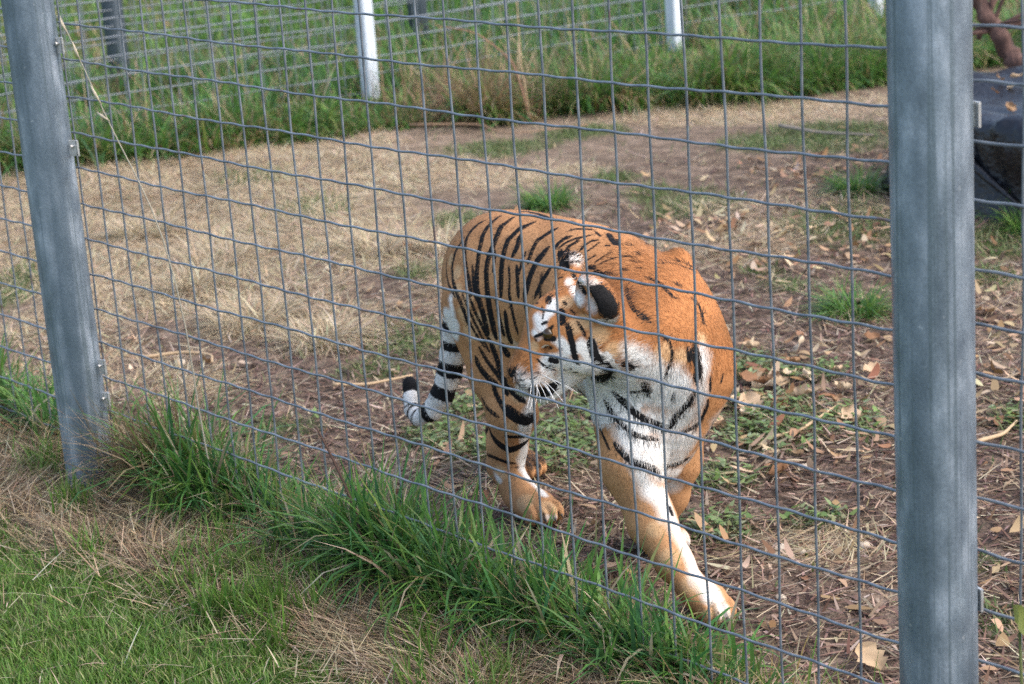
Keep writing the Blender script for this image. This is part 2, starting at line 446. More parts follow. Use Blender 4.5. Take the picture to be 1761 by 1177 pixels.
trunk = limb([(-1.50, 5.62, -.1), (-1.70, 5.55, .12), (-1.97, 5.30, .30), (-2.05, 5.27, .40), (-2.12, 5.24, .52), (-2.20, 5.21, .66), (-2.34, 5.16, .95), (-2.42, 5.20, 1.35), (-2.5, 5.3, 1.9)], .058, .026, 'trunk', tree, 12)
for b in range(16):
    t = rng.uniform(.35, 1); base = np.array([-2.05 - .45 * t, 5.27, .35 + 1.5 * (t - .35) / .65]) if b > 4 else np.array([-2.13, 5.23, .50])
    d = rng.normal(0, 1, 3); d[2] = abs(d[2]) * .8 + .2; d /= np.linalg.norm(d); L = rng.uniform(.35, .8)
    if b == 0: d = np.array([.62, .52, .50]); L = .55
    if b == 1: d = np.array([-.45, -.5, -.35]); L = .45
    if b == 2: d = np.array([.7, .6, .2]); L = .5
    mid = base + d * L * .5 + rng.normal(0, .04, 3); end = base + d * L + rng.normal(0, .06, 3)
    br = limb([base, mid, end], .013, .004, 'branch', tree, 6)
    for s_ in range(3):
        p = base + (end - base) * rng.uniform(.3, .9); e = p + (d + rng.normal(0, .7, 3)) * .2
        limb([p, (p + e) / 2 + rng.normal(0, .015, 3), e], .005, .002, 'twig', br, 4)

# ------------------------------------------------------------------ loose sticks, stalks and leaves one can pick out
STICKM = leafy('stick', .0, .8, .1)


def stick(P, r, col, label, name='stick', cat='stick', group=None):
    P = np.asarray(P, float); t = np.linspace(0, 1, len(P)); tt = np.linspace(0, 1, 14)
    Q = np.stack([np.interp(tt, t, P[:, a]) for a in range(3)], 1); Q[1:-1] = (Q[:-2] + 2 * Q[1:-1] + Q[2:]) / 4
    m = MB().tube(Q - Q[0], np.linspace(r, r * .5, 14), 6)
    V = np.concatenate(m.v); me = quads_mesh(name, V, np.concatenate(m.q), STICKM, True, np.tile(col, (len(V), 1)))
    o = link(name, me); o.location = Q[0]; return tag(o, label, cat, group)


gz = lambda x, y: float(ground_z(x, y))
def flat(pts, h=.012): return [(x, y, gz(x, y) + h) for x, y in pts]
TAN, BRN, GRY = (.46, .33, .20), (.16, .085, .05), (.30, .25, .20)
stick(flat([(-2.42, .72), (-2.34, .84), (-2.22, .88), (-2.13, .82)], .03), .007, TAN, 'bent pale stick on brown earth just right of the dull post', group='loose sticks in the enclosure')
stick(flat([(-.12, 1.36), (-.08, 1.44), (-.11, 1.56), (-.15, 1.70)], .02), .006, TAN, 'pale crooked stick in clover left of the thick post', group='loose sticks in the enclosure')
stick(flat([(-3.16, 4.91), (-2.9, 4.9), (-2.58, 4.92)], .03), .010, GRY, 'straight grey stick lying in weeds beside the black tub', group='loose sticks in the enclosure')
stick(flat([(-1.63, .95), (-1.55, 1.03), (-1.49, 1.17)], .02), .007, TAN, 'short tan stick behind the tip of the tail', group='loose sticks in the enclosure')
stick(flat([(.37, 1.66), (.385, 1.76), (.36, 1.86)], .025), .007, TAN, 'forked pale stick on mulch right of the thick post', group='loose sticks in the enclosure')
stick(flat([(-4.9, 3.95), (-4.55, 4.15), (-4.2, 4.0), (-3.95, 4.35)], .05), .006, (.33, .21, .13), 'long reddish dead stem sprawled at the foot of the bank', group='loose sticks in the enclosure')
stick([(-4.5, 4.45, .02), (-4.65, 4.5, .30), (-4.85, 4.42, .46), (-5.05, 4.3, .50)], .006, (.28, .15, .10), 'arching reddish dead stem leaning into the brown weeds', group='loose sticks in the enclosure')
stick([(-4.55, 4.50, .0), (-4.6, 4.50, .3), (-4.62, 4.52, .62)], .005, (.47, .33, .2), 'upright straw coloured stalk in the brown weeds', 'dry_stalk', 'stalk')
stick([(-.175, -.05, .02), (-.182, -.05, .174), (-.213, -.05, .234), (-.259, -.05, .305), (-.298, -.05, .356), (-.322, -.05, .381)], .0045, (.10, .06, .045), 'thin dark dead weed stem leaning on the mesh among green blades', 'weed_stem', 'stalk')
st = stick([(-.80, -.05, .03), (-.847, -.05, .327), (-.853, -.045, .487), (-.914, -.04, .742), (-.994, -.04, .886), (-1.118, -.04, 1.028), (-1.215, -.04, 1.174), (-1.318, -.04, 1.325)], .0024, (.36, .32, .24), 'tall dry grass stalk with seed spikelets leaning towards the dull post', 'dry_stalk', 'stalk')
m = MB()
for (x, z, dx, dz) in ((-1.16, 1.10, -.035, .05), (-1.13, 1.06, -.05, .02), (-1.24, 1.21, -.02, .05), (-1.29, 1.28, -.02, .04)):
    P = np.array([(x, -.04, z), (x + dx * .5, -.046, z + dz * .6), (x + dx, -.045, z + dz)]) - np.array([-.80, -.05, .03])
    m.tube(P, [.001, .0042, .0012], 6)
V = np.concatenate(m.v); o = link('spikelet', quads_mesh('spikelet', V, np.concatenate(m.q), STICKM, True, np.tile((.5, .42, .3), (len(V), 1)))); o.parent = st


def leaf_verts(L, Wd, curl, lob, seed):
    r = np.random.default_rng(seed); t = np.linspace(0, 1, 9)
    w = Wd * np.sin(np.pi * np.clip(t * .96 + .02, 0, 1)) ** .7 * (1 + lob * np.sin(t * 22 + r.random() * 6))
    rows = []
    for s in (-1, -.5, 0, .5, 1):
        rows.append(np.stack([L * (t - .5) * np.cos(curl * (t - .5)), s * w, .35 * L * curl * (t - .5) ** 2 + abs(s) ** 1.5 * w * (.25 + .3 * r.random()) - .06 * L * np.sin(t * 9 + s * 3)], 1))
    V = np.stack(rows, 1).reshape(-1, 3)
    a = np.arange(8)[:, None] * 5 + np.arange(4)[None]
    return V, np.stack([a, a + 5, a + 6, a + 1], -1).reshape(-1, 4)


leaf_me = []
for n in range(7):
    V, Q = leaf_verts(.085, .026, rng.uniform(.8, 2.4), .22, n)
    c = np.array([(.52, .38, .25), (.46, .33, .20), (.60, .48, .34), (.36, .22, .12), (.50, .36, .23), (.28, .15, .08), (.58, .45, .30)][n]) * (1 + .1 * rng.normal(size=(len(V), 1)))
    leaf_me.append(quads_mesh('fallen_leaf', V, Q, LEAF, True, np.clip(c, .02, 1)))
LEAVES = [[-0.04, 1.62], [-0.51, 1.74], [-0.41, 1.56], [-0.45, 1.75], [-0.26, 1.99], [-2.85, 2.26], [-2.78, 2.31], [-0.75, 1.99], [-0.41, 1.74], [-0.38, 1.83], [-0.18, 1.73], [-0.35, 1.54], [-0.52, 2.32], [-1.64, 3.36], [-1.72, 3.31], [-2.03, 3.3], [-1.07, 2.92], [-2.21, 2.08], [-2.42, 1.74], [0.01, 0.24], [0.17, -0.23], [0.11, -0.22], [1.01, 0.39], [-0.81, 2.62], [-2.19, 0.83], [-0.97, -0.29]]
SPECIAL = {22: 'large pinkish dead leaf on mulch beside the foot of the thick post', 0: 'large pale curled leaf standing out on clover left of the thick post', 20: 'small dark brown dead leaf in the straw below the long green grass'}
for n, (x, y) in enumerate(LEAVES + [(-.48 + .22 * rng.normal(), 1.73 + .22 * rng.normal()) for q in range(26)]):
    o = link('fallen_leaf', leaf_me[n % 7]); s = rng.uniform(.7, 1.25) if n else 1.15
    if 19 <= n <= 21: s = .55; o.data = leaf_me[5]
    if 12 < n < 19: s = .6
    o.scale = (s, s * rng.uniform(.8, 1.2), s); o.location = (x, y, gz(x, y) + .022); o.rotation_euler = (rng.normal(0, .3), rng.normal(0, .3), rng.uniform(0, 6.28))
    lab, grp = 'pale dead leaf in the heap of leaves right of the tiger shoulder', 'heap of pale leaves by the tiger'
    if 19 <= n <= 21: lab, grp = 'small brown dead leaf caught in the straw outside the fence', 'dead leaves outside the fence'
    elif n <= 25 and n not in (0, 1, 2, 3, 7, 8, 9, 10, 11):
        lab, grp = ('pale dead leaf on mulch between tiger back and thick post', 'leaves on mulch near the thick post') if x > -1.9 else ('pale dead leaf on brown earth left of the tiger', 'leaves on earth left of the tiger')
    tag(o, SPECIAL.get(n, lab), 'leaf', grp)
for n in range(34):                                           # on the tub
    a = rng.uniform(0, 6.28); r = math.sqrt(rng.uniform(.0, .75)) ; x, y = -.92 + .95 * r * math.cos(a), 4.62 + .66 * r * math.sin(a)
    o = link('fallen_leaf', leaf_me[(n * 3) % 7 if n % 7 else 5]); s = rng.uniform(.5, .95); o.scale = (s, s, s)
    o.location = (x, y, .372 + .015 * rng.random() + (.02 if r > .75 else -.012)); o.rotation_euler = (rng.normal(0, .3), rng.normal(0, .3), rng.uniform(0, 6.28))
    tag(o, 'dead tan leaf lying on the black plastic sheeting', 'leaf', 'dead leaves on the tub')
# the single green leaf at the edge of the near ground
V, Q = leaf_verts(.075, .022, .8, .05, 77)
me = quads_mesh('green_leaf', V, Q, GRASS, True, np.tile((.19, .22, .055), (len(V), 1)))
sp = empty('seedling', (1.70, -.06, .2)); tag(sp, 'small seedling with a yellowish green leaf right of the thick post', 'plant')
o = link('leaf', me); o.parent = sp; o.location = (.0, 0, .245); o.rotation_euler = (.3, 1.2, .6)
o = link('stem', quads_mesh('stem', *[np.concatenate(z) for z in (lambda q: (q.v, q.q))(MB().tube([(0, .0, -.22), (.01, 0, .0), (.0, 0, .23)], .003, 6))], GRASS, True, np.tile((.16, .18, .05), (20, 1)))); o.parent = sp
# stones
g = NT('pale_stone'); g.set(Base_Color=g.ramp(g.noise(30, 4), [(.3, (.36, .29, .21)), (.7, (.58, .50, .40))]), Roughness=.85); STONE = g.m
for n, (x, y, s) in enumerate(((.42, .78, .022), (.47, .80, .016), (.44, .74, .014), (.56, .93, .018), (-2.3, .80, .025), (-2.2, 2.5, .03), (-1.2, .95, .02), (.1, 1.25, .02), (.62, .55, .016))):
    th = np.linspace(0, 2 * math.pi, 12, endpoint=False); R = []
    for ph in np.linspace(-1.4, 1.4, 7): R.append(np.stack([np.cos(th) * math.cos(ph), np.sin(th) * math.cos(ph) * .8, np.full(12, math.sin(ph) * .6)], 1))
    V = np.concatenate(R) * s * (1 + .09 * rng.normal(size=(84, 1))); i = np.arange(6)[:, None] * 12; j = np.arange(12)[None]
    o = link('stone', quads_mesh('stone', V, np.stack([i + j, i + (j + 1) % 12, i + 12 + (j + 1) % 12, i + 12 + j], -1).reshape(-1, 4), STONE)); o.location = (x, y, gz(x, y) + s * .35)
    tag(o, 'small pale stone lying loose on the bare earth', 'stone', 'pale stones on the earth')
def tiger_surface(prims, vox=0.005):
    """blend the listed limbs, trunk and head into one body and skin it (surface nets)"""
    lo = np.array([-0.90, 0.02, -0.02]); hi = np.array([0.80, 0.90, 0.90])
    n = np.ceil((hi - lo) / vox).astype(int) + 1
    F = np.full(n, 0.3, np.float32)
    axs = [(lo[k] + vox * np.arange(n[k])).astype(np.float32) for k in range(3)]
    for P in prims:
        mode, k = P[0], P[1]
        if mode < 10:
            p0, p1 = np.array(P[2:5]), np.array(P[5:8])
            r0, r1, up = np.array(P[8:10]), np.array(P[10:12]), np.array(P[12:15])
            rm = max(r0.max(), r1.max()) + 2.2 * k + 0.02
            b0, b1 = np.minimum(p0, p1) - rm, np.maximum(p0, p1) + rm
        else:
            c, fw, r, up = np.array(P[2:5]), np.array(P[5:8]), np.array(P[8:11]), np.array(P[12:15])
            rm = r.max() + 2.2 * k + 0.02
            b0, b1 = c - rm, c + rm
        i0 = np.clip(np.floor((b0 - lo) / vox).astype(int), 0, n - 1)
        i1 = np.clip(np.ceil((b1 - lo) / vox).astype(int) + 1, 1, n)
        X = axs[0][i0[0]:i1[0], None, None]; Y = axs[1][None, i0[1]:i1[1], None]; Z = axs[2][None, None, i0[2]:i1[2]]
        if mode < 10:
            d = p1 - p0; L = np.linalg.norm(d); d = d / L
            lat = np.cross(up, d); lat /= np.linalg.norm(lat); v = np.cross(d, lat)
            ax = X - p0[0]; ay = Y - p0[1]; az = Z - p0[2]
            s = ax * d[0] + ay * d[1] + az * d[2]
            t = np.clip(s / L, 0, 1)
            w = s - t * L
            u_ = ax * lat[0] + ay * lat[1] + az * lat[2]
            v_ = ax * v[0] + ay * v[1] + az * v[2]
            a = r0[0] + (r1[0] - r0[0]) * t; b = r0[1] + (r1[1] - r0[1]) * t
            m = np.minimum(a, b)
            q = np.sqrt((u_ / a) ** 2 + (v_ / b) ** 2 + (w / m) ** 2)
            dist = (q - 1) * m
        else:
            fw = fw / np.linalg.norm(fw); lat = np.cross(up, fw); lat /= np.linalg.norm(lat); v = np.cross(fw, lat)
            ax = X - c[0]; ay = Y - c[1]; az = Z - c[2]
            q = np.sqrt(((ax * fw[0] + ay * fw[1] + az * fw[2]) / r[0]) ** 2 + ((ax * lat[0] + ay * lat[1] + az * lat[2]) / r[1]) ** 2
                        + ((ax * v[0] + ay * v[1] + az * v[2]) / r[2]) ** 2)
            dist = (q - 1) * r.min()
        G = F[i0[0]:i1[0], i0[1]:i1[1], i0[2]:i1[2]]
        if mode in (1, 11):                                   # hollow (ear cups, eye sockets)
            h = np.clip(0.5 - 0.5 * (G + dist) / k, 0, 1)
            G[...] = G + (-dist - G) * h + k * h * (1 - h)
        else:
            h = np.clip(0.5 + 0.5 * (G - dist) / k, 0, 1)
            G[...] = G + (dist - G) * h - k * h * (1 - h)
    # surface nets
    ins = F < 0
    S = ins[:-1, :-1, :-1].astype(np.int8)
    S = sum(ins[dx:n[0] - 1 + dx, dy:n[1] - 1 + dy, dz:n[2] - 1 + dz].astype(np.int8) for dx in (0, 1) for dy in (0, 1) for dz in (0, 1))
    cells = np.argwhere((S > 0) & (S < 8))
    idx = -np.ones(S.shape, np.int64); idx[tuple(cells.T)] = np.arange(len(cells))
    acc = np.zeros((len(cells), 3)); cnt = np.zeros(len(cells))
    corners = [(dx, dy, dz) for dx in (0, 1) for dy in (0, 1) for dz in (0, 1)]
    for a in corners:
        for b in corners:
            df = np.array(b) - np.array(a)
            if df.sum() != 1 or (df < 0).any(): continue
            fa = F[tuple((cells + a).T)].astype(float); fb = F[tuple((cells + b).T)].astype(float)
            m = (fa < 0) != (fb < 0)
            t = fa[m] / (fa[m] - fb[m])
            acc[m] += np.array(a) + t[:, None] * df; cnt[m] += 1
    verts = lo + vox * (cells + acc / cnt[:, None])
    faces = []
    for axis in range(3):
        o = [0, 0, 0]; o[axis] = 1
        A = ins[:n[0] - o[0], :n[1] - o[1], :n[2] - o[2]]; B = ins[o[0]:, o[1]:, o[2]:]
        e = np.argwhere(A != B); flip = A[tuple(e.T)]
        p, q = (axis + 1) % 3, (axis + 2) % 3
        ok = (e[:, p] > 0) & (e[:, q] > 0) & (e[:, p] < n[p] - 1) & (e[:, q] < n[q] - 1)
        e, flip = e[ok], flip[ok]
        up_, uq_ = np.zeros(3, int), np.zeros(3, int); up_[p] = 1; uq_[q] = 1
        f = np.stack([idx[tuple((e - up_ - uq_).T)], idx[tuple((e - uq_).T)], idx[tuple(e.T)], idx[tuple((e - up_).T)]], 1)
        f[~flip] = f[~flip][:, ::-1]
        faces.append(f)
    return verts, np.concatenate(faces)


def relax(v, f, it, lam=0.5):
    e = np.concatenate([f[:, [0, 1]], f[:, [1, 2]], f[:, [2, 3]], f[:, [3, 0]]]); e = np.concatenate([e, e[:, ::-1]])
    c = np.bincount(e[:, 0], minlength=len(v))[:, None]
    for _ in range(it):
        m = np.stack([np.bincount(e[:, 0], v[e[:, 1], k], len(v)) for k in range(3)], 1) / c
        v = v + lam * (m - v)
    return v
TIGER_PRIMS = [
 [0,0.04,-0.475,0.645,0.56,-0.4475,0.6426,0.5682,0.1,0.135,0.1143,0.1492,0.0,0.0,1.0],
 [0,0.04,-0.4475,0.6426,0.5682,-0.4042,0.6385,0.5794,0.1143,0.1492,0.1327,0.1675,0.0,0.0,1.0],
 [0,0.04,-0.4042,0.6385,0.5794,-0.3426,0.6321,0.5883,0.1327,0.1675,0.1421,0.1773,0.0,0.0,1.0],
 [0,0.04,-0.3426,0.6321,0.5883,-0.2588,0.6231,0.5963,0.1421,0.1773,0.1413,0.1775,0.0,0.0,1.0],
 [0,0.04,-0.2588,0.6231,0.5963,-0.1676,0.6123,0.6002,0.1413,0.1775,0.1396,0.1772,0.0,0.0,1.0],
 [0,0.04,-0.1676,0.6123,0.6002,-0.078,0.5998,0.5957,0.1396,0.1772,0.1442,0.1848,0.0,0.0,1.0],
 [0,0.04,-0.078,0.5998,0.5957,0.0133,0.5857,0.5851,0.1442,0.1848,0.1515,0.1959,0.0,0.0,1.0],
 [0,0.04,0.0133,0.5857,0.5851,0.0952,0.5725,0.5723,0.1515,0.1959,0.1552,0.1998,0.0,0.0,1.0],
 [0,0.04,0.0952,0.5725,0.5723,0.1662,0.5608,0.5561,0.1552,0.1998,0.1546,0.1928,0.0,0.0,1.0],
 [0,0.04,0.1662,0.5608,0.5561,0.228,0.5496,0.5399,0.1546,0.1928,0.1506,0.1819,0.0,0.0,1.0],
 [0,0.04,0.228,0.5496,0.5399,0.2808,0.5375,0.5295,0.1506,0.1819,0.142,0.1723,0.0,0.0,1.0],
 [0,0.04,0.2808,0.5375,0.5295,0.3252,0.5244,0.5235,0.142,0.1723,0.1284,0.1622,0.0,0.0,1.0],
 [0,0.04,0.3252,0.5244,0.5235,0.355,0.515,0.52,0.1284,0.1622,0.118,0.155,0.0,0.0,1.0],
 [0,0.05,0.36,0.5,0.5,0.3397,0.4722,0.3652,0.11,0.13,0.085,0.085,0.0,0.0,1.0],
 [0,0.04,0.3397,0.4722,0.3652,0.3435,0.4592,0.29,0.085,0.085,0.05,0.05,0.0,0.0,1.0],
 [0,0.025,0.245,0.645,0.722,0.285,0.622,0.64,0.032,0.045,0.046,0.06,0.0,0.0,1.0],
 [0,0.022,0.285,0.622,0.64,0.302,0.6,0.46,0.048,0.06,0.056,0.085,0.0,0.0,1.0],
 [0,0.05,0.22,0.46,0.66,0.27,0.42,0.5,0.035,0.05,0.07,0.1,0.0,0.0,1.0],
 [0,0.06,0.27,0.535,0.585,0.333,0.4102,0.6073,0.125,0.14,0.095,0.1,0.0,0.0,1.0],
 [0,0.045,0.345,0.49,0.5,0.343,0.3902,0.5723,0.09,0.1,0.065,0.065,0.0,0.0,1.0],
 [10,0.03,0.258,0.2802,0.6473,-0.354,-0.7896,-0.5012,0.095,0.083,0.085,0.0,-0.3299,-0.396,0.8569],
 [10,0.03,0.2428,0.2565,0.6654,-0.354,-0.7896,-0.5012,0.085,0.062,0.068,0.0,-0.3299,-0.396,0.8569],
 [0,0.03,0.2441,0.2526,0.6408,0.2213,0.1942,0.5793,0.068,0.068,0.05,0.05,-0.3299,-0.396,0.8569],
 [0,0.025,0.2299,0.21,0.5783,0.2117,0.1682,0.5473,0.046,0.046,0.038,0.038,-0.3299,-0.396,0.8569],
 [0,0.02,0.2284,0.2265,0.653,0.201,0.1523,0.5638,0.034,0.03,0.026,0.022,-0.3299,-0.396,0.8569],
 [10,0.015,0.2407,0.167,0.5486,-0.354,-0.7896,-0.5012,0.036,0.026,0.03,0.0,-0.3299,-0.396,0.8569],
 [10,0.012,0.2642,0.1967,0.6507,-0.354,-0.7896,-0.5012,0.028,0.02,0.016,0.0,-0.3299,-0.396,0.8569],
 [11,0.008,0.2765,0.19,0.6267,-0.354,-0.7896,-0.5012,0.024,0.014,0.012,0.0,-0.3299,-0.396,0.8569],
 [10,0.012,0.2827,0.2054,0.6081,-0.354,-0.7896,-0.5012,0.03,0.018,0.018,0.0,-0.3299,-0.396,0.8569],
 [10,0.03,0.3256,0.269,0.6272,-0.354,-0.7896,-0.5012,0.075,0.045,0.075,0.0,-0.3299,-0.396,0.8569],
 [10,0.02,0.3609,0.3096,0.6281,-0.354,-0.7896,-0.5012,0.05,0.032,0.068,0.0,-0.3299,-0.396,0.8569],
 [10,0.015,0.1952,0.1914,0.5423,-0.354,-0.7896,-0.5012,0.036,0.026,0.03,0.0,-0.3299,-0.396,0.8569],
 [10,0.012,0.1855,0.2389,0.6399,-0.354,-0.7896,-0.5012,0.028,0.02,0.016,0.0,-0.3299,-0.396,0.8569],
 [11,0.008,0.1785,0.2425,0.6132,-0.354,-0.7896,-0.5012,0.024,0.014,0.012,0.0,-0.3299,-0.396,0.8569],
 [10,0.012,0.1917,0.2541,0.5956,-0.354,-0.7896,-0.5012,0.03,0.018,0.018,0.0,-0.3299,-0.396,0.8569],
 [10,0.03,0.2171,0.3271,0.6123,-0.354,-0.7896,-0.5012,0.075,0.045,0.075,0.0,-0.3299,-0.396,0.8569],
 [10,0.02,0.2314,0.379,0.6103,-0.354,-0.7896,-0.5012,0.05,0.032,0.068,0.0,-0.3299,-0.396,0.8569],
 [0,0.02,0.274,0.2922,0.5772,0.2419,0.2172,0.5186,0.045,0.04,0.028,0.026,-0.3299,-0.396,0.8569],
 [10,0.012,0.2366,0.2042,0.507,-0.354,-0.7896,-0.5012,0.026,0.026,0.022,0.0,-0.3299,-0.396,0.8569],
 [10,0.01,0.3605,0.2635,0.7372,0.5795,0.245,-0.7773,0.062,0.042,0.04,0.0,0.5886,0.5441,0.5979],
 [11,0.005,0.3543,0.2288,0.7469,0.5795,0.245,-0.7773,0.05,0.03,0.022,0.0,0.5886,0.5441,0.5979],
 [0,0.02,0.3399,0.2959,0.6844,0.3355,0.2758,0.7224,0.045,0.045,0.035,0.035,0.0,0.0,1.0],
 [0,0.015,0.2024,0.3079,0.7028,0.1737,0.3676,0.7768,0.03,0.03,0.028,0.02,0.0,0.0,1.0],
 [11,0.005,0.1826,0.3317,0.7804,0.4407,-0.055,-0.896,0.024,0.02,0.012,0.0,0.719,0.6312,0.2908],
 [0,0.03,0.27,0.42,0.5,0.3436,0.3578,0.3121,0.075,0.1,0.062,0.075,1.0,0.0,0.01],
 [0,0.03,0.3436,0.3578,0.3121,0.4124,0.3498,0.1867,0.062,0.075,0.05,0.055,1.0,0.0,0.01],
 [0,0.03,0.4124,0.3498,0.1867,0.4877,0.3397,0.1111,0.05,0.055,0.038,0.04,1.0,0.0,0.01],
 [0,0.03,0.4877,0.3397,0.1111,0.5479,0.3382,0.0587,0.038,0.04,0.03,0.031,1.0,0.0,0.01],
 [0,0.03,0.5479,0.3382,0.0587,0.5824,0.3345,0.0322,0.03,0.031,0.03,0.03,1.0,0.0,0.01],
 [10,0.02,0.5679,0.3646,0.036,0.8984,-0.4392,0.0,0.0665,0.0416,0.036,0.0,0.0,0.0,1.0],
 [10,0.0035,0.5972,0.3165,0.026,0.8984,-0.4392,0.0,0.0342,0.0124,0.028,0.0,0.0,0.0,1.0],
 [10,0.0035,0.618,0.3286,0.026,0.8984,-0.4392,0.0,0.0342,0.0124,0.028,0.0,0.0,0.0,1.0],
 [10,0.0035,0.6271,0.3473,0.026,0.8984,-0.4392,0.0,0.0342,0.0124,0.028,0.0,0.0,0.0,1.0],
 [10,0.0035,0.6239,0.3711,0.026,0.8984,-0.4392,0.0,0.0342,0.0124,0.028,0.0,0.0,0.0,1.0],
 [0,0.03,0.308,0.602,0.48,0.2922,0.5604,0.257,0.055,0.08,0.052,0.06,1.0,0.0,0.01],
 [0,0.03,0.2922,0.5604,0.257,0.2673,0.5538,0.1635,0.052,0.06,0.042,0.046,1.0,0.0,0.01],
 [0,0.03,0.2673,0.5538,0.1635,0.2353,0.5447,0.0829,0.042,0.046,0.036,0.036,1.0,0.0,0.01],
 [0,0.03,0.2353,0.5447,0.0829,0.1502,0.5854,0.05,0.036,0.036,0.036,0.036,1.0,0.0,0.01],
 [10,0.02,0.1902,0.5854,0.036,0.9785,-0.206,0.0,0.07,0.0494,0.036,0.0,0.0,0.0,1.0],
 [10,0.0035,0.2317,0.5398,0.026,0.9785,-0.206,0.0,0.036,0.0147,0.028,0.0,0.0,0.0,1.0],
 [10,0.0035,0.2503,0.5601,0.026,0.9785,-0.206,0.0,0.036,0.0147,0.028,0.0,0.0,0.0,1.0],
 [10,0.0035,0.2554,0.5843,0.026,0.9785,-0.206,0.0,0.036,0.0147,0.028,0.0,0.0,0.0,1.0],
 [10,0.0035,0.2466,0.6104,0.026,0.9785,-0.206,0.0,0.036,0.0147,0.028,0.0,0.0,0.0,1.0],
 [0,0.03,-0.36,0.545,0.55,-0.3034,0.5441,0.3726,0.095,0.14,0.07,0.1,1.0,0.0,0.01],
 [0,0.03,-0.3034,0.5441,0.3726,-0.2483,0.5185,0.279,0.07,0.1,0.055,0.066,1.0,0.0,0.01],
 [0,0.03,-0.2483,0.5185,0.279,-0.3024,0.5371,0.1748,0.055,0.066,0.045,0.052,1.0,0.0,0.01],
 [0,0.03,-0.3024,0.5371,0.1748,-0.3203,0.5372,0.1141,0.045,0.052,0.038,0.046,1.0,0.0,0.01],
 [0,0.03,-0.3203,0.5372,0.1141,-0.2613,0.5299,0.0515,0.038,0.046,0.036,0.04,1.0,0.0,0.01],
 [0,0.03,-0.2613,0.5299,0.0515,-0.2056,0.5178,0.0228,0.036,0.04,0.038,0.036,1.0,0.0,0.01],
 [10,0.02,-0.1999,0.5303,0.036,0.9477,-0.3192,0.0,0.07,0.052,0.036,0.0,0.0,0.0,1.0],
 [10,0.0035,-0.1647,0.4783,0.026,0.9477,-0.3192,0.0,0.036,0.0155,0.028,0.0,0.0,0.0,1.0],
 [10,0.0035,-0.1434,0.4975,0.026,0.9477,-0.3192,0.0,0.036,0.0155,0.028,0.0,0.0,0.0,1.0],
 [10,0.0035,-0.1351,0.5222,0.026,0.9477,-0.3192,0.0,0.036,0.0155,0.028,0.0,0.0,0.0,1.0],
 [10,0.0035,-0.1404,0.5503,0.026,0.9477,-0.3192,0.0,0.036,0.0155,0.028,0.0,0.0,0.0,1.0],
 [0,0.03,-0.38,0.72,0.52,-0.5345,0.7808,0.2528,0.09,0.13,0.065,0.085,1.0,0.0,0.01],
 [0,0.03,-0.5345,0.7808,0.2528,-0.5724,0.7633,0.0968,0.065,0.085,0.045,0.05,1.0,0.0,0.01],
 [0,0.03,-0.5724,0.7633,0.0968,-0.5848,0.7755,0.013,0.045,0.05,0.036,0.04,1.0,0.0,0.01],
 [0,0.03,-0.5848,0.7755,0.013,-0.5079,0.7329,0.04,0.036,0.04,0.036,0.036,1.0,0.0,0.01],
 [10,0.02,-0.4879,0.7329,0.036,0.9794,-0.2019,0.0,0.07,0.0494,0.036,0.0,0.0,0.0,1.0],
 [10,0.0035,-0.4462,0.6875,0.026,0.9794,-0.2019,0.0,0.036,0.0147,0.028,0.0,0.0,0.0,1.0],
 [10,0.0035,-0.4277,0.7079,0.026,0.9794,-0.2019,0.0,0.036,0.0147,0.028,0.0,0.0,0.0,1.0],
 [10,0.0035,-0.4227,0.7321,0.026,0.9794,-0.2019,0.0,0.036,0.0147,0.028,0.0,0.0,0.0,1.0],
 [10,0.0035,-0.4316,0.7582,0.026,0.9794,-0.2019,0.0,0.036,0.0147,0.028,0.0,0.0,0.0,1.0],
 [0,0.012,-0.5118,0.5889,0.5501,-0.5563,0.6066,0.4907,0.036,0.036,0.033,0.033,1.0,0.0,0.0],
 [0,0.012,-0.5563,0.6066,0.4907,-0.5779,0.6139,0.4201,0.033,0.033,0.033,0.033,1.0,0.0,0.0],
 [0,0.012,-0.5779,0.6139,0.4201,-0.5846,0.6089,0.3543,0.033,0.033,0.034,0.034,1.0,0.0,0.0],
 [0,0.012,-0.5846,0.6089,0.3543,-0.5978,0.5997,0.2962,0.034,0.034,0.033,0.033,1.0,0.0,0.0],
 [0,0.012,-0.5978,0.5997,0.2962,-0.6163,0.5844,0.2383,0.033,0.033,0.031,0.031,1.0,0.0,0.0],
 [0,0.012,-0.6163,0.5844,0.2383,-0.6508,0.5708,0.1898,0.031,0.031,0.027,0.027,1.0,0.0,0.0],
 [0,0.012,-0.6508,0.5708,0.1898,-0.6937,0.5578,0.1645,0.027,0.027,0.021,0.021,1.0,0.0,0.0],
 [0,0.012,-0.6937,0.5578,0.1645,-0.7251,0.5601,0.1797,0.021,0.021,0.019,0.019,1.0,0.0,0.0],
 [0,0.012,-0.7251,0.5601,0.1797,-0.7444,0.5749,0.2095,0.019,0.019,0.018,0.018,1.0,0.0,0.0],
 [0,0.012,-0.7444,0.5749,0.2095,-0.7621,0.5901,0.2362,0.018,0.018,0.0185,0.0185,1.0,0.0,0.0],
 [0,0.012,-0.7621,0.5901,0.2362,-0.7688,0.5945,0.2457,0.0185,0.0185,0.017,0.017,1.0,0.0,0.0],
]
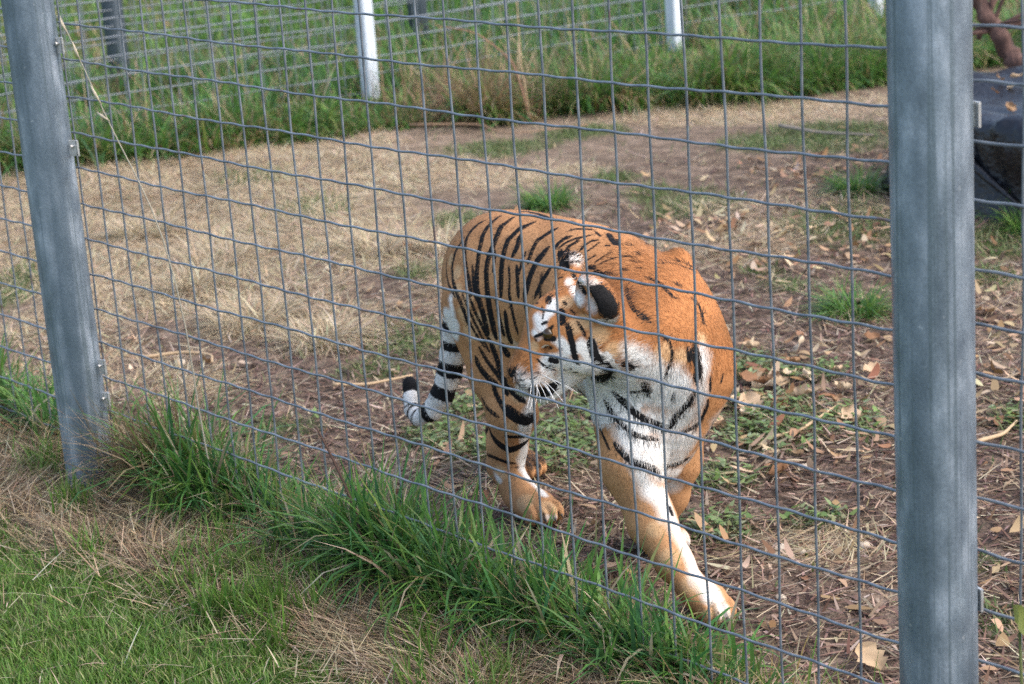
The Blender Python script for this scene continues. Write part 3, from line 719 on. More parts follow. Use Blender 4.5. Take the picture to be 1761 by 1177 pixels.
# where the black stripes run on the coat: (half width, points on the skin)
TIGER_STRIPES = [
(0.0041,[[-0.479,0.529,0.655],[-0.476,0.522,0.636],[-0.463,0.51,0.618],[-0.445,0.497,0.611],[-0.426,0.484,0.605],[-0.403,0.471,0.599],[-0.384,0.462,0.592],[-0.37,0.456,0.583]]),
(0.0061,[[-0.412,0.537,0.72],[-0.419,0.526,0.702],[-0.431,0.518,0.682],[-0.429,0.509,0.663],[-0.43,0.502,0.643],[-0.412,0.488,0.624],[-0.402,0.479,0.616],[-0.386,0.47,0.608],[-0.373,0.463,0.599],[-0.362,0.458,0.59],[-0.344,0.453,0.573],[-0.333,0.452,0.554],[-0.33,0.455,0.529],[-0.328,0.457,0.517]]),
(0.0071,[[-0.37,0.575,0.763],[-0.386,0.562,0.751],[-0.395,0.548,0.737],[-0.397,0.532,0.72],[-0.385,0.515,0.701],[-0.373,0.502,0.681],[-0.359,0.491,0.661],[-0.343,0.481,0.643],[-0.328,0.472,0.627],[-0.315,0.464,0.608],[-0.311,0.461,0.597]]),
(0.0091,[[-0.326,0.592,0.776],[-0.331,0.567,0.765],[-0.333,0.547,0.751],[-0.33,0.529,0.735],[-0.321,0.514,0.719],[-0.316,0.502,0.701],[-0.309,0.49,0.678],[-0.306,0.481,0.653],[-0.3,0.474,0.635],[-0.295,0.468,0.616],[-0.286,0.464,0.597],[-0.28,0.463,0.578],[-0.275,0.465,0.556],[-0.272,0.467,0.534],[-0.27,0.471,0.511],[-0.269,0.473,0.499]]),
(0.0101,[[-0.27,0.585,0.78],[-0.272,0.565,0.771],[-0.279,0.549,0.761],[-0.272,0.531,0.746],[-0.268,0.515,0.73],[-0.269,0.503,0.712],[-0.27,0.493,0.693],[-0.269,0.485,0.674],[-0.266,0.478,0.654],[-0.26,0.473,0.632],[-0.255,0.469,0.61],[-0.251,0.467,0.587],[-0.25,0.469,0.563],[-0.249,0.472,0.538],[-0.25,0.476,0.513],[-0.249,0.481,0.488]]),
(0.01,[[-0.174,0.572,0.783],[-0.187,0.556,0.775],[-0.204,0.544,0.766],[-0.21,0.529,0.754],[-0.219,0.517,0.74],[-0.215,0.501,0.721],[-0.211,0.489,0.701],[-0.206,0.479,0.68],[-0.202,0.472,0.66],[-0.199,0.468,0.641],[-0.199,0.465,0.619],[-0.2,0.464,0.607]]),
(0.006,[[-0.276,0.537,0.752],[-0.271,0.518,0.733],[-0.261,0.504,0.716],[-0.245,0.493,0.701],[-0.241,0.485,0.683],[-0.24,0.478,0.664]]),
(0.0079,[[-0.164,0.462,0.637],[-0.158,0.458,0.618],[-0.154,0.456,0.599],[-0.149,0.456,0.579],[-0.147,0.458,0.558],[-0.146,0.463,0.534],[-0.148,0.467,0.52]]),
(0.01,[[-0.185,0.463,0.575],[-0.188,0.467,0.552],[-0.195,0.474,0.529],[-0.201,0.483,0.505],[-0.209,0.495,0.479]]),
(0.007,[[-0.22,0.466,0.598],[-0.217,0.467,0.575],[-0.217,0.47,0.55],[-0.219,0.477,0.524],[-0.223,0.486,0.497]]),
(0.0079,[[-0.144,0.476,0.695],[-0.133,0.466,0.676],[-0.125,0.458,0.655],[-0.119,0.453,0.634],[-0.118,0.451,0.623]]),
(0.0059,[[-0.126,0.492,0.729],[-0.126,0.481,0.712],[-0.126,0.472,0.695],[-0.126,0.465,0.677]]),
(0.0078,[[-0.07,0.553,0.784],[-0.08,0.539,0.777],[-0.091,0.524,0.767],[-0.104,0.513,0.756],[-0.103,0.495,0.737],[-0.101,0.48,0.718],[-0.1,0.474,0.708]]),
(0.0117,[[-0.046,0.496,0.751],[-0.054,0.484,0.735],[-0.066,0.474,0.718],[-0.072,0.463,0.697],[-0.078,0.455,0.675],[-0.082,0.449,0.652],[-0.089,0.446,0.629]]),
(0.0077,[[-0.001,0.459,0.713],[-0.01,0.451,0.697],[-0.022,0.445,0.679],[-0.03,0.44,0.659],[-0.041,0.437,0.638]]),
(0.0099,[[-0.184,0.529,0.757],[-0.173,0.512,0.743],[-0.17,0.5,0.727],[-0.175,0.49,0.711]]),
(0.0051,[[-0.319,0.46,0.596],[-0.305,0.458,0.575],[-0.297,0.46,0.552],[-0.287,0.464,0.528],[-0.278,0.469,0.504],[-0.269,0.475,0.483],[-0.26,0.48,0.462],[-0.257,0.481,0.438],[-0.255,0.481,0.427]]),
(0.0041,[[-0.362,0.458,0.59],[-0.344,0.452,0.57],[-0.334,0.453,0.547],[-0.322,0.456,0.527],[-0.312,0.46,0.506],[-0.3,0.464,0.486],[-0.289,0.468,0.469],[-0.284,0.471,0.46]]),
(0.0041,[[-0.345,0.46,0.598],[-0.327,0.455,0.578],[-0.316,0.455,0.556],[-0.307,0.459,0.533],[-0.298,0.463,0.512],[-0.29,0.467,0.491],[-0.281,0.471,0.47],[-0.272,0.475,0.449]]),
(0.0061,[[-0.301,0.466,0.459],[-0.291,0.469,0.441],[-0.28,0.472,0.424],[-0.263,0.475,0.406],[-0.249,0.479,0.388],[-0.237,0.482,0.369]]),
(0.0092,[[-0.318,0.466,0.431],[-0.312,0.467,0.412],[-0.296,0.467,0.394],[-0.274,0.47,0.377],[-0.256,0.474,0.367],[-0.248,0.476,0.362]]),
(0.0071,[[-0.267,0.476,0.474],[-0.26,0.481,0.45],[-0.252,0.482,0.427],[-0.246,0.482,0.403],[-0.243,0.482,0.392]]),
(0.0081,[[-0.24,0.487,0.476],[-0.234,0.494,0.457],[-0.227,0.5,0.439]]),
(0.0091,[[-0.237,0.484,0.386],[-0.226,0.489,0.367],[-0.215,0.495,0.349],[-0.202,0.503,0.333],[-0.192,0.512,0.321]]),
(0.0061,[[-0.315,0.472,0.32],[-0.295,0.467,0.304],[-0.265,0.459,0.295],[-0.249,0.457,0.291],[-0.236,0.458,0.286]]),
(0.0071,[[-0.264,0.471,0.36],[-0.252,0.471,0.338],[-0.236,0.469,0.321],[-0.22,0.469,0.308]]),
(0.0152,[[-0.224,0.47,0.313],[-0.204,0.474,0.298],[-0.19,0.485,0.285],[-0.181,0.502,0.276],[-0.179,0.532,0.281]]),
(0.0061,[[-0.237,0.482,0.369],[-0.229,0.484,0.349],[-0.224,0.484,0.34]]),
(0.0103,[[-0.297,0.474,0.248],[-0.297,0.479,0.226],[-0.284,0.48,0.21],[-0.267,0.486,0.195],[-0.249,0.5,0.182],[-0.235,0.514,0.188],[-0.226,0.529,0.196],[-0.227,0.55,0.204]]),
(0.0072,[[-0.235,0.476,0.229],[-0.218,0.487,0.228],[-0.206,0.502,0.227],[-0.203,0.525,0.225]]),
(0.0052,[[-0.338,0.497,0.151],[-0.313,0.488,0.155],[-0.298,0.488,0.154],[-0.277,0.495,0.148],[-0.263,0.509,0.139]]),
(0.0077,[[0.005,0.527,0.779],[-0.011,0.517,0.772],[-0.019,0.504,0.762],[-0.019,0.49,0.75]]),
(0.0058,[[0.044,0.517,0.775],[0.029,0.502,0.765],[0.021,0.496,0.76]]),
(0.007,[[-0.283,0.625,0.786],[-0.258,0.634,0.786],[-0.21,0.622,0.789],[-0.18,0.609,0.79],[-0.154,0.601,0.79],[-0.132,0.596,0.791],[-0.11,0.591,0.792],[-0.093,0.591,0.792],[-0.077,0.591,0.793],[-0.048,0.594,0.793]]),
(0.0049,[[-0.179,0.48,0.689],[-0.169,0.471,0.672],[-0.162,0.465,0.654],[-0.16,0.46,0.632],[-0.16,0.459,0.621]]),
(0.0051,[[-0.331,0.489,0.666],[-0.32,0.48,0.646],[-0.31,0.471,0.625],[-0.301,0.465,0.607],[-0.294,0.461,0.588]]),
(0.0035,[[-0.317,0.489,0.155],[-0.302,0.488,0.155],[-0.283,0.493,0.149],[-0.267,0.504,0.143],[-0.255,0.523,0.137]]),
(0.0036,[[-0.258,0.521,0.126],[-0.26,0.555,0.12]]),
(0.0035,[[-0.251,0.55,0.145]]),
(0.0037,[[-0.438,0.721,0.06]]),
(0.003,[[-0.12,0.487,0.043],[-0.113,0.484,0.023]]),
(0.0036,[[-0.115,0.532,0.034],[-0.114,0.533,0.021]]),
(0.0039,[[-0.108,0.591,0.792],[-0.08,0.595,0.793],[-0.059,0.601,0.793]]),
(0.0046,[[-0.023,0.544,0.784],[-0.009,0.556,0.789],[0.019,0.563,0.791],[0.034,0.565,0.791],[0.047,0.568,0.791]]),
(0.0033,[[0.053,0.563,0.79],[0.075,0.552,0.787],[0.091,0.547,0.785]]),
(0.0046,[[0.061,0.544,0.786],[0.046,0.531,0.782],[0.025,0.521,0.777],[0.008,0.509,0.769],[-0.002,0.498,0.759],[-0.007,0.493,0.754]]),
(0.0034,[[0.037,0.522,0.778],[0.031,0.502,0.765],[0.026,0.491,0.756]]),
(0.0049,[[0.095,0.532,0.781],[0.08,0.522,0.777],[0.073,0.507,0.77],[0.071,0.49,0.758]]),
(0.0047,[[0.187,0.373,0.793]]),
(0.0033,[[0.105,0.526,0.778],[0.102,0.506,0.768],[0.094,0.492,0.76]]),
(0.0075,[[0.09,0.57,0.788],[0.106,0.56,0.786],[0.12,0.551,0.783],[0.141,0.541,0.777],[0.156,0.541,0.774]]),
(0.0056,[[0.138,0.559,0.781],[0.147,0.546,0.777]]),
(0.0033,[[0.127,0.522,0.774],[0.141,0.527,0.773]]),
(0.0033,[[0.169,0.554,0.772],[0.178,0.57,0.77]]),
(0.0052,[[0.208,0.553,0.762],[0.223,0.542,0.758]]),
(0.0033,[[0.191,0.512,0.757],[0.205,0.522,0.757],[0.224,0.53,0.756]]),
(0.0029,[[0.161,0.513,0.764],[0.15,0.494,0.756],[0.142,0.48,0.747],[0.137,0.474,0.743]]),
(0.0029,[[0.183,0.505,0.756],[0.171,0.493,0.751],[0.159,0.48,0.744],[0.152,0.473,0.74]]),
(0.0029,[[0.128,0.49,0.757],[0.117,0.479,0.749],[0.111,0.474,0.744]]),
(0.0024,[[0.233,0.512,0.749],[0.251,0.524,0.749]]),
(0.0037,[[0.255,0.497,0.741],[0.266,0.504,0.741]]),
(0.0028,[[0.221,0.48,0.737],[0.246,0.484,0.737]]),
(0.0028,[[0.288,0.529,0.741],[0.3,0.538,0.739]]),
(0.0041,[[0.281,0.547,0.744],[0.285,0.572,0.742],[0.294,0.588,0.737],[0.309,0.602,0.728],[0.315,0.624,0.716],[0.317,0.634,0.708]]),
(0.0037,[[0.276,0.596,0.742],[0.29,0.61,0.737],[0.301,0.624,0.728],[0.304,0.647,0.71]]),
(0.0037,[[0.392,0.619,0.642]]),
(0.0044,[[0.306,0.48,0.729],[0.331,0.484,0.724],[0.348,0.486,0.718],[0.373,0.478,0.705],[0.39,0.478,0.695],[0.397,0.488,0.691]]),
(0.0051,[[0.363,0.518,0.713],[0.371,0.523,0.708]]),
(0.0043,[[0.402,0.522,0.687],[0.418,0.529,0.671],[0.433,0.523,0.655],[0.445,0.515,0.639],[0.449,0.512,0.632]]),
(0.005,[[0.279,0.436,0.719],[0.291,0.425,0.715],[0.305,0.413,0.711],[0.322,0.398,0.708],[0.341,0.384,0.703],[0.356,0.374,0.696],[0.371,0.369,0.687],[0.392,0.375,0.676],[0.408,0.382,0.661]]),
(0.0067,[[0.132,0.464,0.734],[0.145,0.465,0.734]]),
(0.0082,[[0.154,0.459,0.727],[0.175,0.457,0.723],[0.199,0.45,0.72]]),
(0.0037,[[0.181,0.465,0.73],[0.208,0.463,0.729],[0.228,0.459,0.727]]),
(0.0084,[[0.006,0.486,0.749],[0.021,0.473,0.737]]),
(0.008,[[0.163,0.343,0.775],[0.17,0.335,0.767]]),
(0.004,[[0.19,0.348,0.778],[0.201,0.369,0.777]]),
(0.014,[[0.392,0.257,0.761],[0.402,0.264,0.745],[0.408,0.27,0.725],[0.408,0.269,0.707],[0.405,0.266,0.701]]),
(0.014,[[0.379,0.24,0.768],[0.389,0.253,0.764],[0.401,0.257,0.745],[0.407,0.257,0.728],[0.408,0.259,0.718]]),
(0.012,[[0.386,0.236,0.755],[0.393,0.237,0.739],[0.398,0.242,0.72],[0.4,0.247,0.708]]),
(0.0105,[[0.406,0.258,0.733],[0.409,0.266,0.717],[0.403,0.254,0.705],[0.399,0.249,0.704]]),
(0.0098,[[0.399,0.263,0.751],[0.406,0.264,0.735],[0.409,0.266,0.717],[0.407,0.268,0.706]]),
(0.0144,[[0.373,0.236,0.771],[0.39,0.242,0.756],[0.4,0.247,0.74],[0.405,0.251,0.722],[0.405,0.253,0.714]]),
(0.0114,[[0.028,0.485,0.751]]),
(0.011,[[0.168,0.354,0.791],[0.175,0.347,0.773],[0.183,0.343,0.765]]),
(0.0051,[[0.171,0.362,0.795],[0.185,0.368,0.793],[0.196,0.374,0.786]]),
(0.0054,[[0.21,0.336,0.755],[0.215,0.338,0.747]]),
(0.0053,[[0.327,0.241,0.778],[0.333,0.246,0.762],[0.344,0.247,0.749]]),
(0.0081,[[0.236,0.23,0.731],[0.255,0.215,0.721]]),
(0.0028,[[-0.003,0.432,0.651]]),
(0.0026,[[0.224,0.234,0.73]]),
(0.0028,[[-0.049,0.436,0.624]]),
(0.0026,[[0.204,0.22,0.713],[0.223,0.211,0.717]]),
(0.0023,[[0.241,0.205,0.714],[0.256,0.196,0.703],[0.26,0.188,0.689]]),
(0.0035,[[0.259,0.183,0.68],[0.274,0.191,0.687]]),
(0.0044,[[0.248,0.17,0.652],[0.269,0.177,0.661],[0.282,0.186,0.671],[0.289,0.194,0.68]]),
(0.0073,[[0.28,0.178,0.653],[0.294,0.186,0.652]]),
(0.002,[[0.251,0.168,0.647],[0.258,0.169,0.645]]),
(0.0041,[[0.266,0.185,0.626],[0.291,0.183,0.632]]),
(0.0027,[[0.307,0.191,0.628],[0.312,0.193,0.628]]),
(0.0023,[[0.268,0.178,0.615],[0.281,0.178,0.614]]),
(0.0073,[[0.288,0.179,0.602],[0.298,0.187,0.599]]),
(0.003,[[0.259,0.164,0.604],[0.272,0.172,0.588],[0.28,0.184,0.578],[0.285,0.196,0.573]]),
(0.0026,[[0.296,0.208,0.573],[0.3,0.211,0.573]]),
(0.0026,[[0.313,0.213,0.577],[0.317,0.214,0.577]]),
(0.0042,[[0.309,0.227,0.564],[0.32,0.227,0.566]]),
(0.0029,[[0.302,0.188,0.609],[0.317,0.199,0.605],[0.331,0.211,0.598],[0.339,0.22,0.589]]),
(0.0072,[[0.315,0.212,0.683],[0.323,0.209,0.667],[0.328,0.208,0.652],[0.333,0.208,0.635],[0.334,0.21,0.615],[0.336,0.215,0.598]]),
(0.0097,[[0.291,0.216,0.707],[0.303,0.207,0.688]]),
(0.0041,[[0.329,0.229,0.687],[0.343,0.231,0.67],[0.35,0.232,0.655]]),
(0.0081,[[0.357,0.238,0.645],[0.361,0.24,0.628],[0.365,0.246,0.61],[0.366,0.251,0.601]]),
(0.0041,[[0.28,0.236,0.726],[0.292,0.233,0.719]]),
(0.0029,[[0.305,0.232,0.712],[0.321,0.233,0.701]]),
(0.0115,[[0.27,0.333,0.51],[0.286,0.329,0.519],[0.306,0.321,0.529],[0.326,0.312,0.542],[0.363,0.285,0.562],[0.37,0.275,0.576],[0.373,0.269,0.588]]),
(0.0036,[[0.204,0.291,0.731]]),
(0.0036,[[0.246,0.249,0.739],[0.255,0.239,0.735]]),
(0.003,[[0.184,0.311,0.747],[0.197,0.316,0.751]]),
(0.0023,[[0.219,0.13,0.573],[0.225,0.128,0.551],[0.237,0.133,0.536],[0.254,0.145,0.535]]),
(0.0081,[[0.194,0.131,0.573],[0.21,0.127,0.568],[0.218,0.13,0.574]]),
(0.0042,[[0.202,0.128,0.57],[0.216,0.13,0.575]]),
(0.0042,[[0.216,0.134,0.584],[0.216,0.128,0.569]]),
(0.0023,[[0.223,0.13,0.568],[0.239,0.138,0.571],[0.246,0.143,0.573]]),
(0.0023,[[0.227,0.129,0.555],[0.243,0.136,0.558]]),
(0.0016,[[0.237,0.132,0.546],[0.246,0.136,0.547]]),
(0.002,[[0.251,0.141,0.559],[0.264,0.156,0.563]]),
(0.002,[[0.256,0.151,0.572],[0.266,0.163,0.574]]),
(0.0122,[[0.253,0.144,0.535],[0.259,0.162,0.527],[0.259,0.176,0.525],[0.266,0.198,0.53],[0.271,0.207,0.536]]),
(0.009,[[0.249,0.157,0.52],[0.246,0.175,0.514],[0.259,0.187,0.516],[0.267,0.201,0.52]]),
(0.0157,[[0.086,0.457,0.411]]),
(0.0083,[[0.322,0.333,0.492],[0.337,0.339,0.479],[0.352,0.345,0.465],[0.367,0.352,0.449],[0.38,0.361,0.437],[0.391,0.372,0.427],[0.4,0.384,0.418],[0.412,0.403,0.408],[0.419,0.413,0.403]]),
(0.0064,[[0.292,0.332,0.468],[0.305,0.331,0.457],[0.319,0.33,0.444],[0.335,0.329,0.431],[0.355,0.332,0.417],[0.37,0.336,0.406],[0.383,0.342,0.398],[0.394,0.353,0.392],[0.402,0.368,0.386],[0.408,0.388,0.379]]),
(0.0082,[[0.34,0.311,0.379],[0.362,0.308,0.366],[0.381,0.308,0.354],[0.397,0.313,0.344],[0.409,0.323,0.339],[0.419,0.335,0.332],[0.426,0.35,0.322],[0.428,0.367,0.31]]),
(0.0065,[[0.423,0.383,0.315],[0.402,0.415,0.304],[0.398,0.43,0.301],[0.406,0.449,0.303],[0.412,0.471,0.307],[0.411,0.484,0.309]]),
(0.0105,[[0.459,0.467,0.596],[0.465,0.465,0.577],[0.47,0.463,0.558],[0.474,0.462,0.54],[0.473,0.456,0.525],[0.473,0.454,0.517]]),
(0.0073,[[0.455,0.451,0.593],[0.46,0.448,0.573],[0.462,0.447,0.563]]),
(0.0078,[[0.469,0.449,0.489],[0.46,0.443,0.468],[0.451,0.435,0.454],[0.441,0.428,0.441],[0.431,0.421,0.429],[0.424,0.418,0.411],[0.421,0.415,0.403]]),
(0.0055,[[0.477,0.486,0.463],[0.471,0.487,0.445],[0.463,0.485,0.426],[0.453,0.481,0.406],[0.446,0.467,0.396],[0.44,0.452,0.391],[0.433,0.436,0.389]]),
(0.01,[[0.401,0.358,0.518],[0.402,0.369,0.501]]),
(0.0041,[[0.36,0.343,0.497],[0.382,0.355,0.498],[0.401,0.365,0.505]]),
(0.0081,[[0.392,0.308,0.579],[0.397,0.325,0.565]]),
(0.0112,[[0.357,0.24,0.649],[0.361,0.241,0.63],[0.364,0.244,0.61],[0.366,0.253,0.592],[0.365,0.259,0.583]]),
(0.0116,[[0.251,0.337,0.51],[0.271,0.332,0.52],[0.296,0.323,0.533]]),
(0.0113,[[0.359,0.275,0.563],[0.369,0.278,0.571]]),
(0.0041,[[0.438,0.411,0.61],[0.442,0.412,0.589],[0.443,0.407,0.57],[0.438,0.397,0.55],[0.433,0.392,0.529]]),
(0.0035,[[0.443,0.413,0.494],[0.435,0.41,0.475]]),
(0.0041,[[0.266,0.329,0.421],[0.285,0.321,0.403],[0.303,0.314,0.385],[0.322,0.307,0.369],[0.332,0.303,0.362]]),
(0.0041,[[0.425,0.393,0.637],[0.434,0.405,0.621],[0.438,0.412,0.613]]),
(0.0072,[[0.381,0.369,0.681],[0.394,0.374,0.672],[0.4,0.377,0.668]]),
(0.003,[[0.487,0.53,0.518],[0.488,0.522,0.504],[0.488,0.518,0.496]]),
(0.0035,[[0.485,0.489,0.521],[0.485,0.487,0.498],[0.483,0.488,0.485]]),
(0.0062,[[0.458,0.363,0.231],[0.465,0.362,0.218]]),
(0.0025,[[0.641,0.315,0.04],[0.644,0.326,0.018]]),
]
# the flank the photograph does not show
TIGER_STRIPES_FAR_SIDE = [
(0.0041,[[-0.482,0.748,0.658],[-0.48,0.756,0.638],[-0.466,0.767,0.62],[-0.446,0.776,0.612],[-0.426,0.783,0.604],[-0.402,0.79,0.596],[-0.385,0.793,0.587],[-0.371,0.796,0.577]]),
(0.0061,[[-0.412,0.734,0.721],[-0.419,0.747,0.703],[-0.432,0.755,0.684],[-0.43,0.764,0.664],[-0.431,0.771,0.644],[-0.412,0.78,0.624],[-0.401,0.784,0.614],[-0.386,0.788,0.604],[-0.374,0.79,0.594],[-0.364,0.793,0.584],[-0.348,0.797,0.566],[-0.337,0.8,0.548],[-0.333,0.804,0.527],[-0.331,0.805,0.516]]),
(0.0071,[[-0.37,0.694,0.761],[-0.386,0.707,0.75],[-0.395,0.722,0.737],[-0.397,0.738,0.72],[-0.385,0.754,0.7],[-0.373,0.766,0.68],[-0.358,0.774,0.66],[-0.344,0.779,0.641],[-0.329,0.782,0.624],[-0.318,0.783,0.606],[-0.314,0.783,0.595]]),
(0.0091,[[-0.326,0.676,0.773],[-0.331,0.7,0.76],[-0.333,0.719,0.746],[-0.33,0.735,0.73],[-0.321,0.747,0.713],[-0.316,0.758,0.696],[-0.309,0.767,0.673],[-0.307,0.775,0.65],[-0.301,0.778,0.632],[-0.296,0.78,0.614],[-0.288,0.781,0.597],[-0.283,0.78,0.578],[-0.28,0.779,0.556],[-0.279,0.779,0.534],[-0.277,0.778,0.511],[-0.276,0.777,0.5]]),
(0.0101,[[-0.27,0.673,0.776],[-0.272,0.693,0.766],[-0.28,0.709,0.755],[-0.272,0.724,0.741],[-0.269,0.737,0.725],[-0.27,0.749,0.707],[-0.27,0.758,0.689],[-0.27,0.765,0.671],[-0.267,0.771,0.651],[-0.261,0.775,0.63],[-0.256,0.776,0.609],[-0.253,0.776,0.587],[-0.251,0.774,0.564],[-0.252,0.77,0.541],[-0.254,0.767,0.515],[-0.256,0.762,0.491]]),
(0.01,[[-0.174,0.657,0.782],[-0.187,0.676,0.773],[-0.204,0.693,0.763],[-0.21,0.708,0.75],[-0.22,0.722,0.737],[-0.216,0.736,0.717],[-0.211,0.747,0.698],[-0.206,0.755,0.678],[-0.202,0.761,0.659],[-0.199,0.765,0.64],[-0.199,0.768,0.619],[-0.201,0.769,0.607]]),
(0.006,[[-0.276,0.719,0.746],[-0.271,0.735,0.728],[-0.262,0.745,0.711],[-0.246,0.751,0.697],[-0.242,0.759,0.68],[-0.241,0.765,0.661]]),
(0.0079,[[-0.165,0.761,0.637],[-0.158,0.762,0.618],[-0.154,0.763,0.599],[-0.149,0.761,0.579],[-0.147,0.758,0.559],[-0.147,0.753,0.535],[-0.149,0.749,0.522]]),
(0.01,[[-0.186,0.766,0.575],[-0.189,0.763,0.553],[-0.195,0.759,0.53],[-0.201,0.751,0.506],[-0.21,0.74,0.483]]),
(0.007,[[-0.221,0.771,0.598],[-0.218,0.77,0.575],[-0.218,0.767,0.551],[-0.22,0.761,0.526],[-0.224,0.752,0.501]]),
(0.0079,[[-0.145,0.741,0.694],[-0.133,0.748,0.675],[-0.125,0.753,0.655],[-0.119,0.756,0.634],[-0.118,0.758,0.623]]),
(0.0059,[[-0.126,0.72,0.728],[-0.126,0.731,0.711],[-0.127,0.739,0.694],[-0.126,0.746,0.676]]),
(0.0078,[[-0.07,0.642,0.785],[-0.08,0.66,0.778],[-0.091,0.677,0.768],[-0.104,0.693,0.756],[-0.103,0.711,0.737],[-0.101,0.725,0.718],[-0.1,0.73,0.708]]),
(0.0117,[[-0.045,0.691,0.751],[-0.054,0.707,0.736],[-0.065,0.72,0.719],[-0.072,0.733,0.697],[-0.078,0.743,0.675],[-0.082,0.75,0.652],[-0.089,0.755,0.629]]),
(0.0077,[[-0.001,0.715,0.715],[-0.01,0.726,0.698],[-0.022,0.735,0.68],[-0.03,0.742,0.659],[-0.041,0.748,0.638]]),
(0.0099,[[-0.184,0.701,0.755],[-0.173,0.714,0.741],[-0.171,0.726,0.726],[-0.176,0.737,0.71]]),
(0.0051,[[-0.323,0.785,0.593],[-0.312,0.786,0.57],[-0.305,0.789,0.547],[-0.294,0.787,0.526],[-0.284,0.783,0.504],[-0.276,0.775,0.486],[-0.27,0.764,0.469],[-0.276,0.757,0.454],[-0.279,0.755,0.447]]),
(0.0041,[[-0.364,0.793,0.584],[-0.348,0.798,0.563],[-0.338,0.801,0.543],[-0.326,0.802,0.525],[-0.316,0.8,0.506],[-0.306,0.795,0.488],[-0.297,0.786,0.473],[-0.294,0.781,0.466]]),
(0.0041,[[-0.348,0.788,0.593],[-0.333,0.791,0.571],[-0.323,0.795,0.55],[-0.314,0.796,0.53],[-0.305,0.795,0.511],[-0.296,0.79,0.492],[-0.289,0.781,0.474],[-0.286,0.771,0.458]]),
(0.0061,[[-0.309,0.791,0.462],[-0.304,0.782,0.448],[-0.301,0.773,0.436],[-0.298,0.762,0.429],[-0.297,0.753,0.423],[-0.3,0.747,0.417]]),
(0.0092,[[-0.325,0.793,0.435],[-0.326,0.787,0.419],[-0.322,0.778,0.409],[-0.317,0.767,0.405],[-0.312,0.759,0.405],[-0.311,0.755,0.405]]),
(0.0071,[[-0.275,0.772,0.478],[-0.273,0.762,0.461],[-0.275,0.752,0.448],[-0.282,0.747,0.437],[-0.286,0.745,0.432]]),
(0.0081,[[-0.247,0.752,0.481],[-0.243,0.74,0.468],[-0.235,0.727,0.456]]),
(0.0091,[[-0.282,0.739,0.433],[-0.256,0.713,0.435],[-0.225,0.693,0.429],[-0.212,0.683,0.424],[-0.201,0.673,0.419]]),
(0.0077,[[0.005,0.644,0.781],[-0.011,0.66,0.773],[-0.019,0.675,0.763],[-0.019,0.689,0.751]]),
(0.0058,[[0.044,0.642,0.778],[0.029,0.662,0.767],[0.021,0.671,0.762]]),
(0.0049,[[-0.179,0.748,0.688],[-0.17,0.753,0.671],[-0.162,0.757,0.654],[-0.16,0.761,0.632],[-0.16,0.762,0.621]]),
(0.0051,[[-0.331,0.773,0.663],[-0.321,0.778,0.642],[-0.312,0.781,0.622],[-0.303,0.782,0.605],[-0.298,0.782,0.587]]),
(0.0046,[[0.061,0.609,0.788],[0.046,0.626,0.784],[0.026,0.644,0.779],[0.008,0.661,0.77],[-0.002,0.676,0.76],[-0.007,0.683,0.755]]),
(0.0034,[[0.037,0.639,0.78],[0.031,0.662,0.768],[0.027,0.674,0.758]]),
(0.0049,[[0.095,0.609,0.783],[0.081,0.625,0.78],[0.074,0.643,0.773],[0.072,0.661,0.762]]),
(0.0047,[[0.161,0.671,0.728]]),
(0.0033,[[0.105,0.612,0.781],[0.103,0.634,0.772],[0.095,0.652,0.764]]),
(0.0029,[[0.162,0.607,0.769],[0.152,0.631,0.762],[0.143,0.649,0.753],[0.138,0.658,0.748]]),
(0.0029,[[0.185,0.608,0.761],[0.173,0.626,0.757],[0.161,0.644,0.751],[0.155,0.654,0.746]]),
(0.0029,[[0.13,0.643,0.762],[0.119,0.658,0.753],[0.112,0.666,0.749]]),
]
TIGER_TAIL_RINGS = [[-0.5563,0.6066,0.4907,-0.4468,0.1695,-0.8784,0.012],[-0.5698,0.6112,0.4466,-0.3468,0.0954,-0.9331,0.011],[-0.5813,0.6114,0.3872,-0.2087,-0.0348,-0.9774,0.012],[-0.5928,0.6031,0.318,-0.204,-0.1567,-0.9664,0.021],[-0.6117,0.5883,0.2528,-0.3651,-0.2098,-0.907,0.018],[-0.6562,0.5692,0.1867,-0.8638,-0.1932,-0.4653,0.013],[-0.6976,0.5581,0.1664,-0.9778,0.0423,0.2051,0.004],[-0.7172,0.5595,0.1759,-0.9778,0.0423,0.2051,0.0035],[-0.7299,0.5638,0.1872,-0.6565,0.3101,0.6877,0.003],[-0.7646,0.5918,0.2397,-0.5102,0.41,0.756,0.026]]
TIGER_TAIL_AXIS = [[-0.512,0.589,0.55],[-0.556,0.607,0.491],[-0.578,0.614,0.42],[-0.585,0.609,0.354],[-0.598,0.6,0.296],[-0.616,0.584,0.238],[-0.651,0.571,0.19],[-0.694,0.558,0.165],[-0.725,0.56,0.18],[-0.744,0.575,0.209],[-0.762,0.59,0.236],[-0.769,0.595,0.246]]
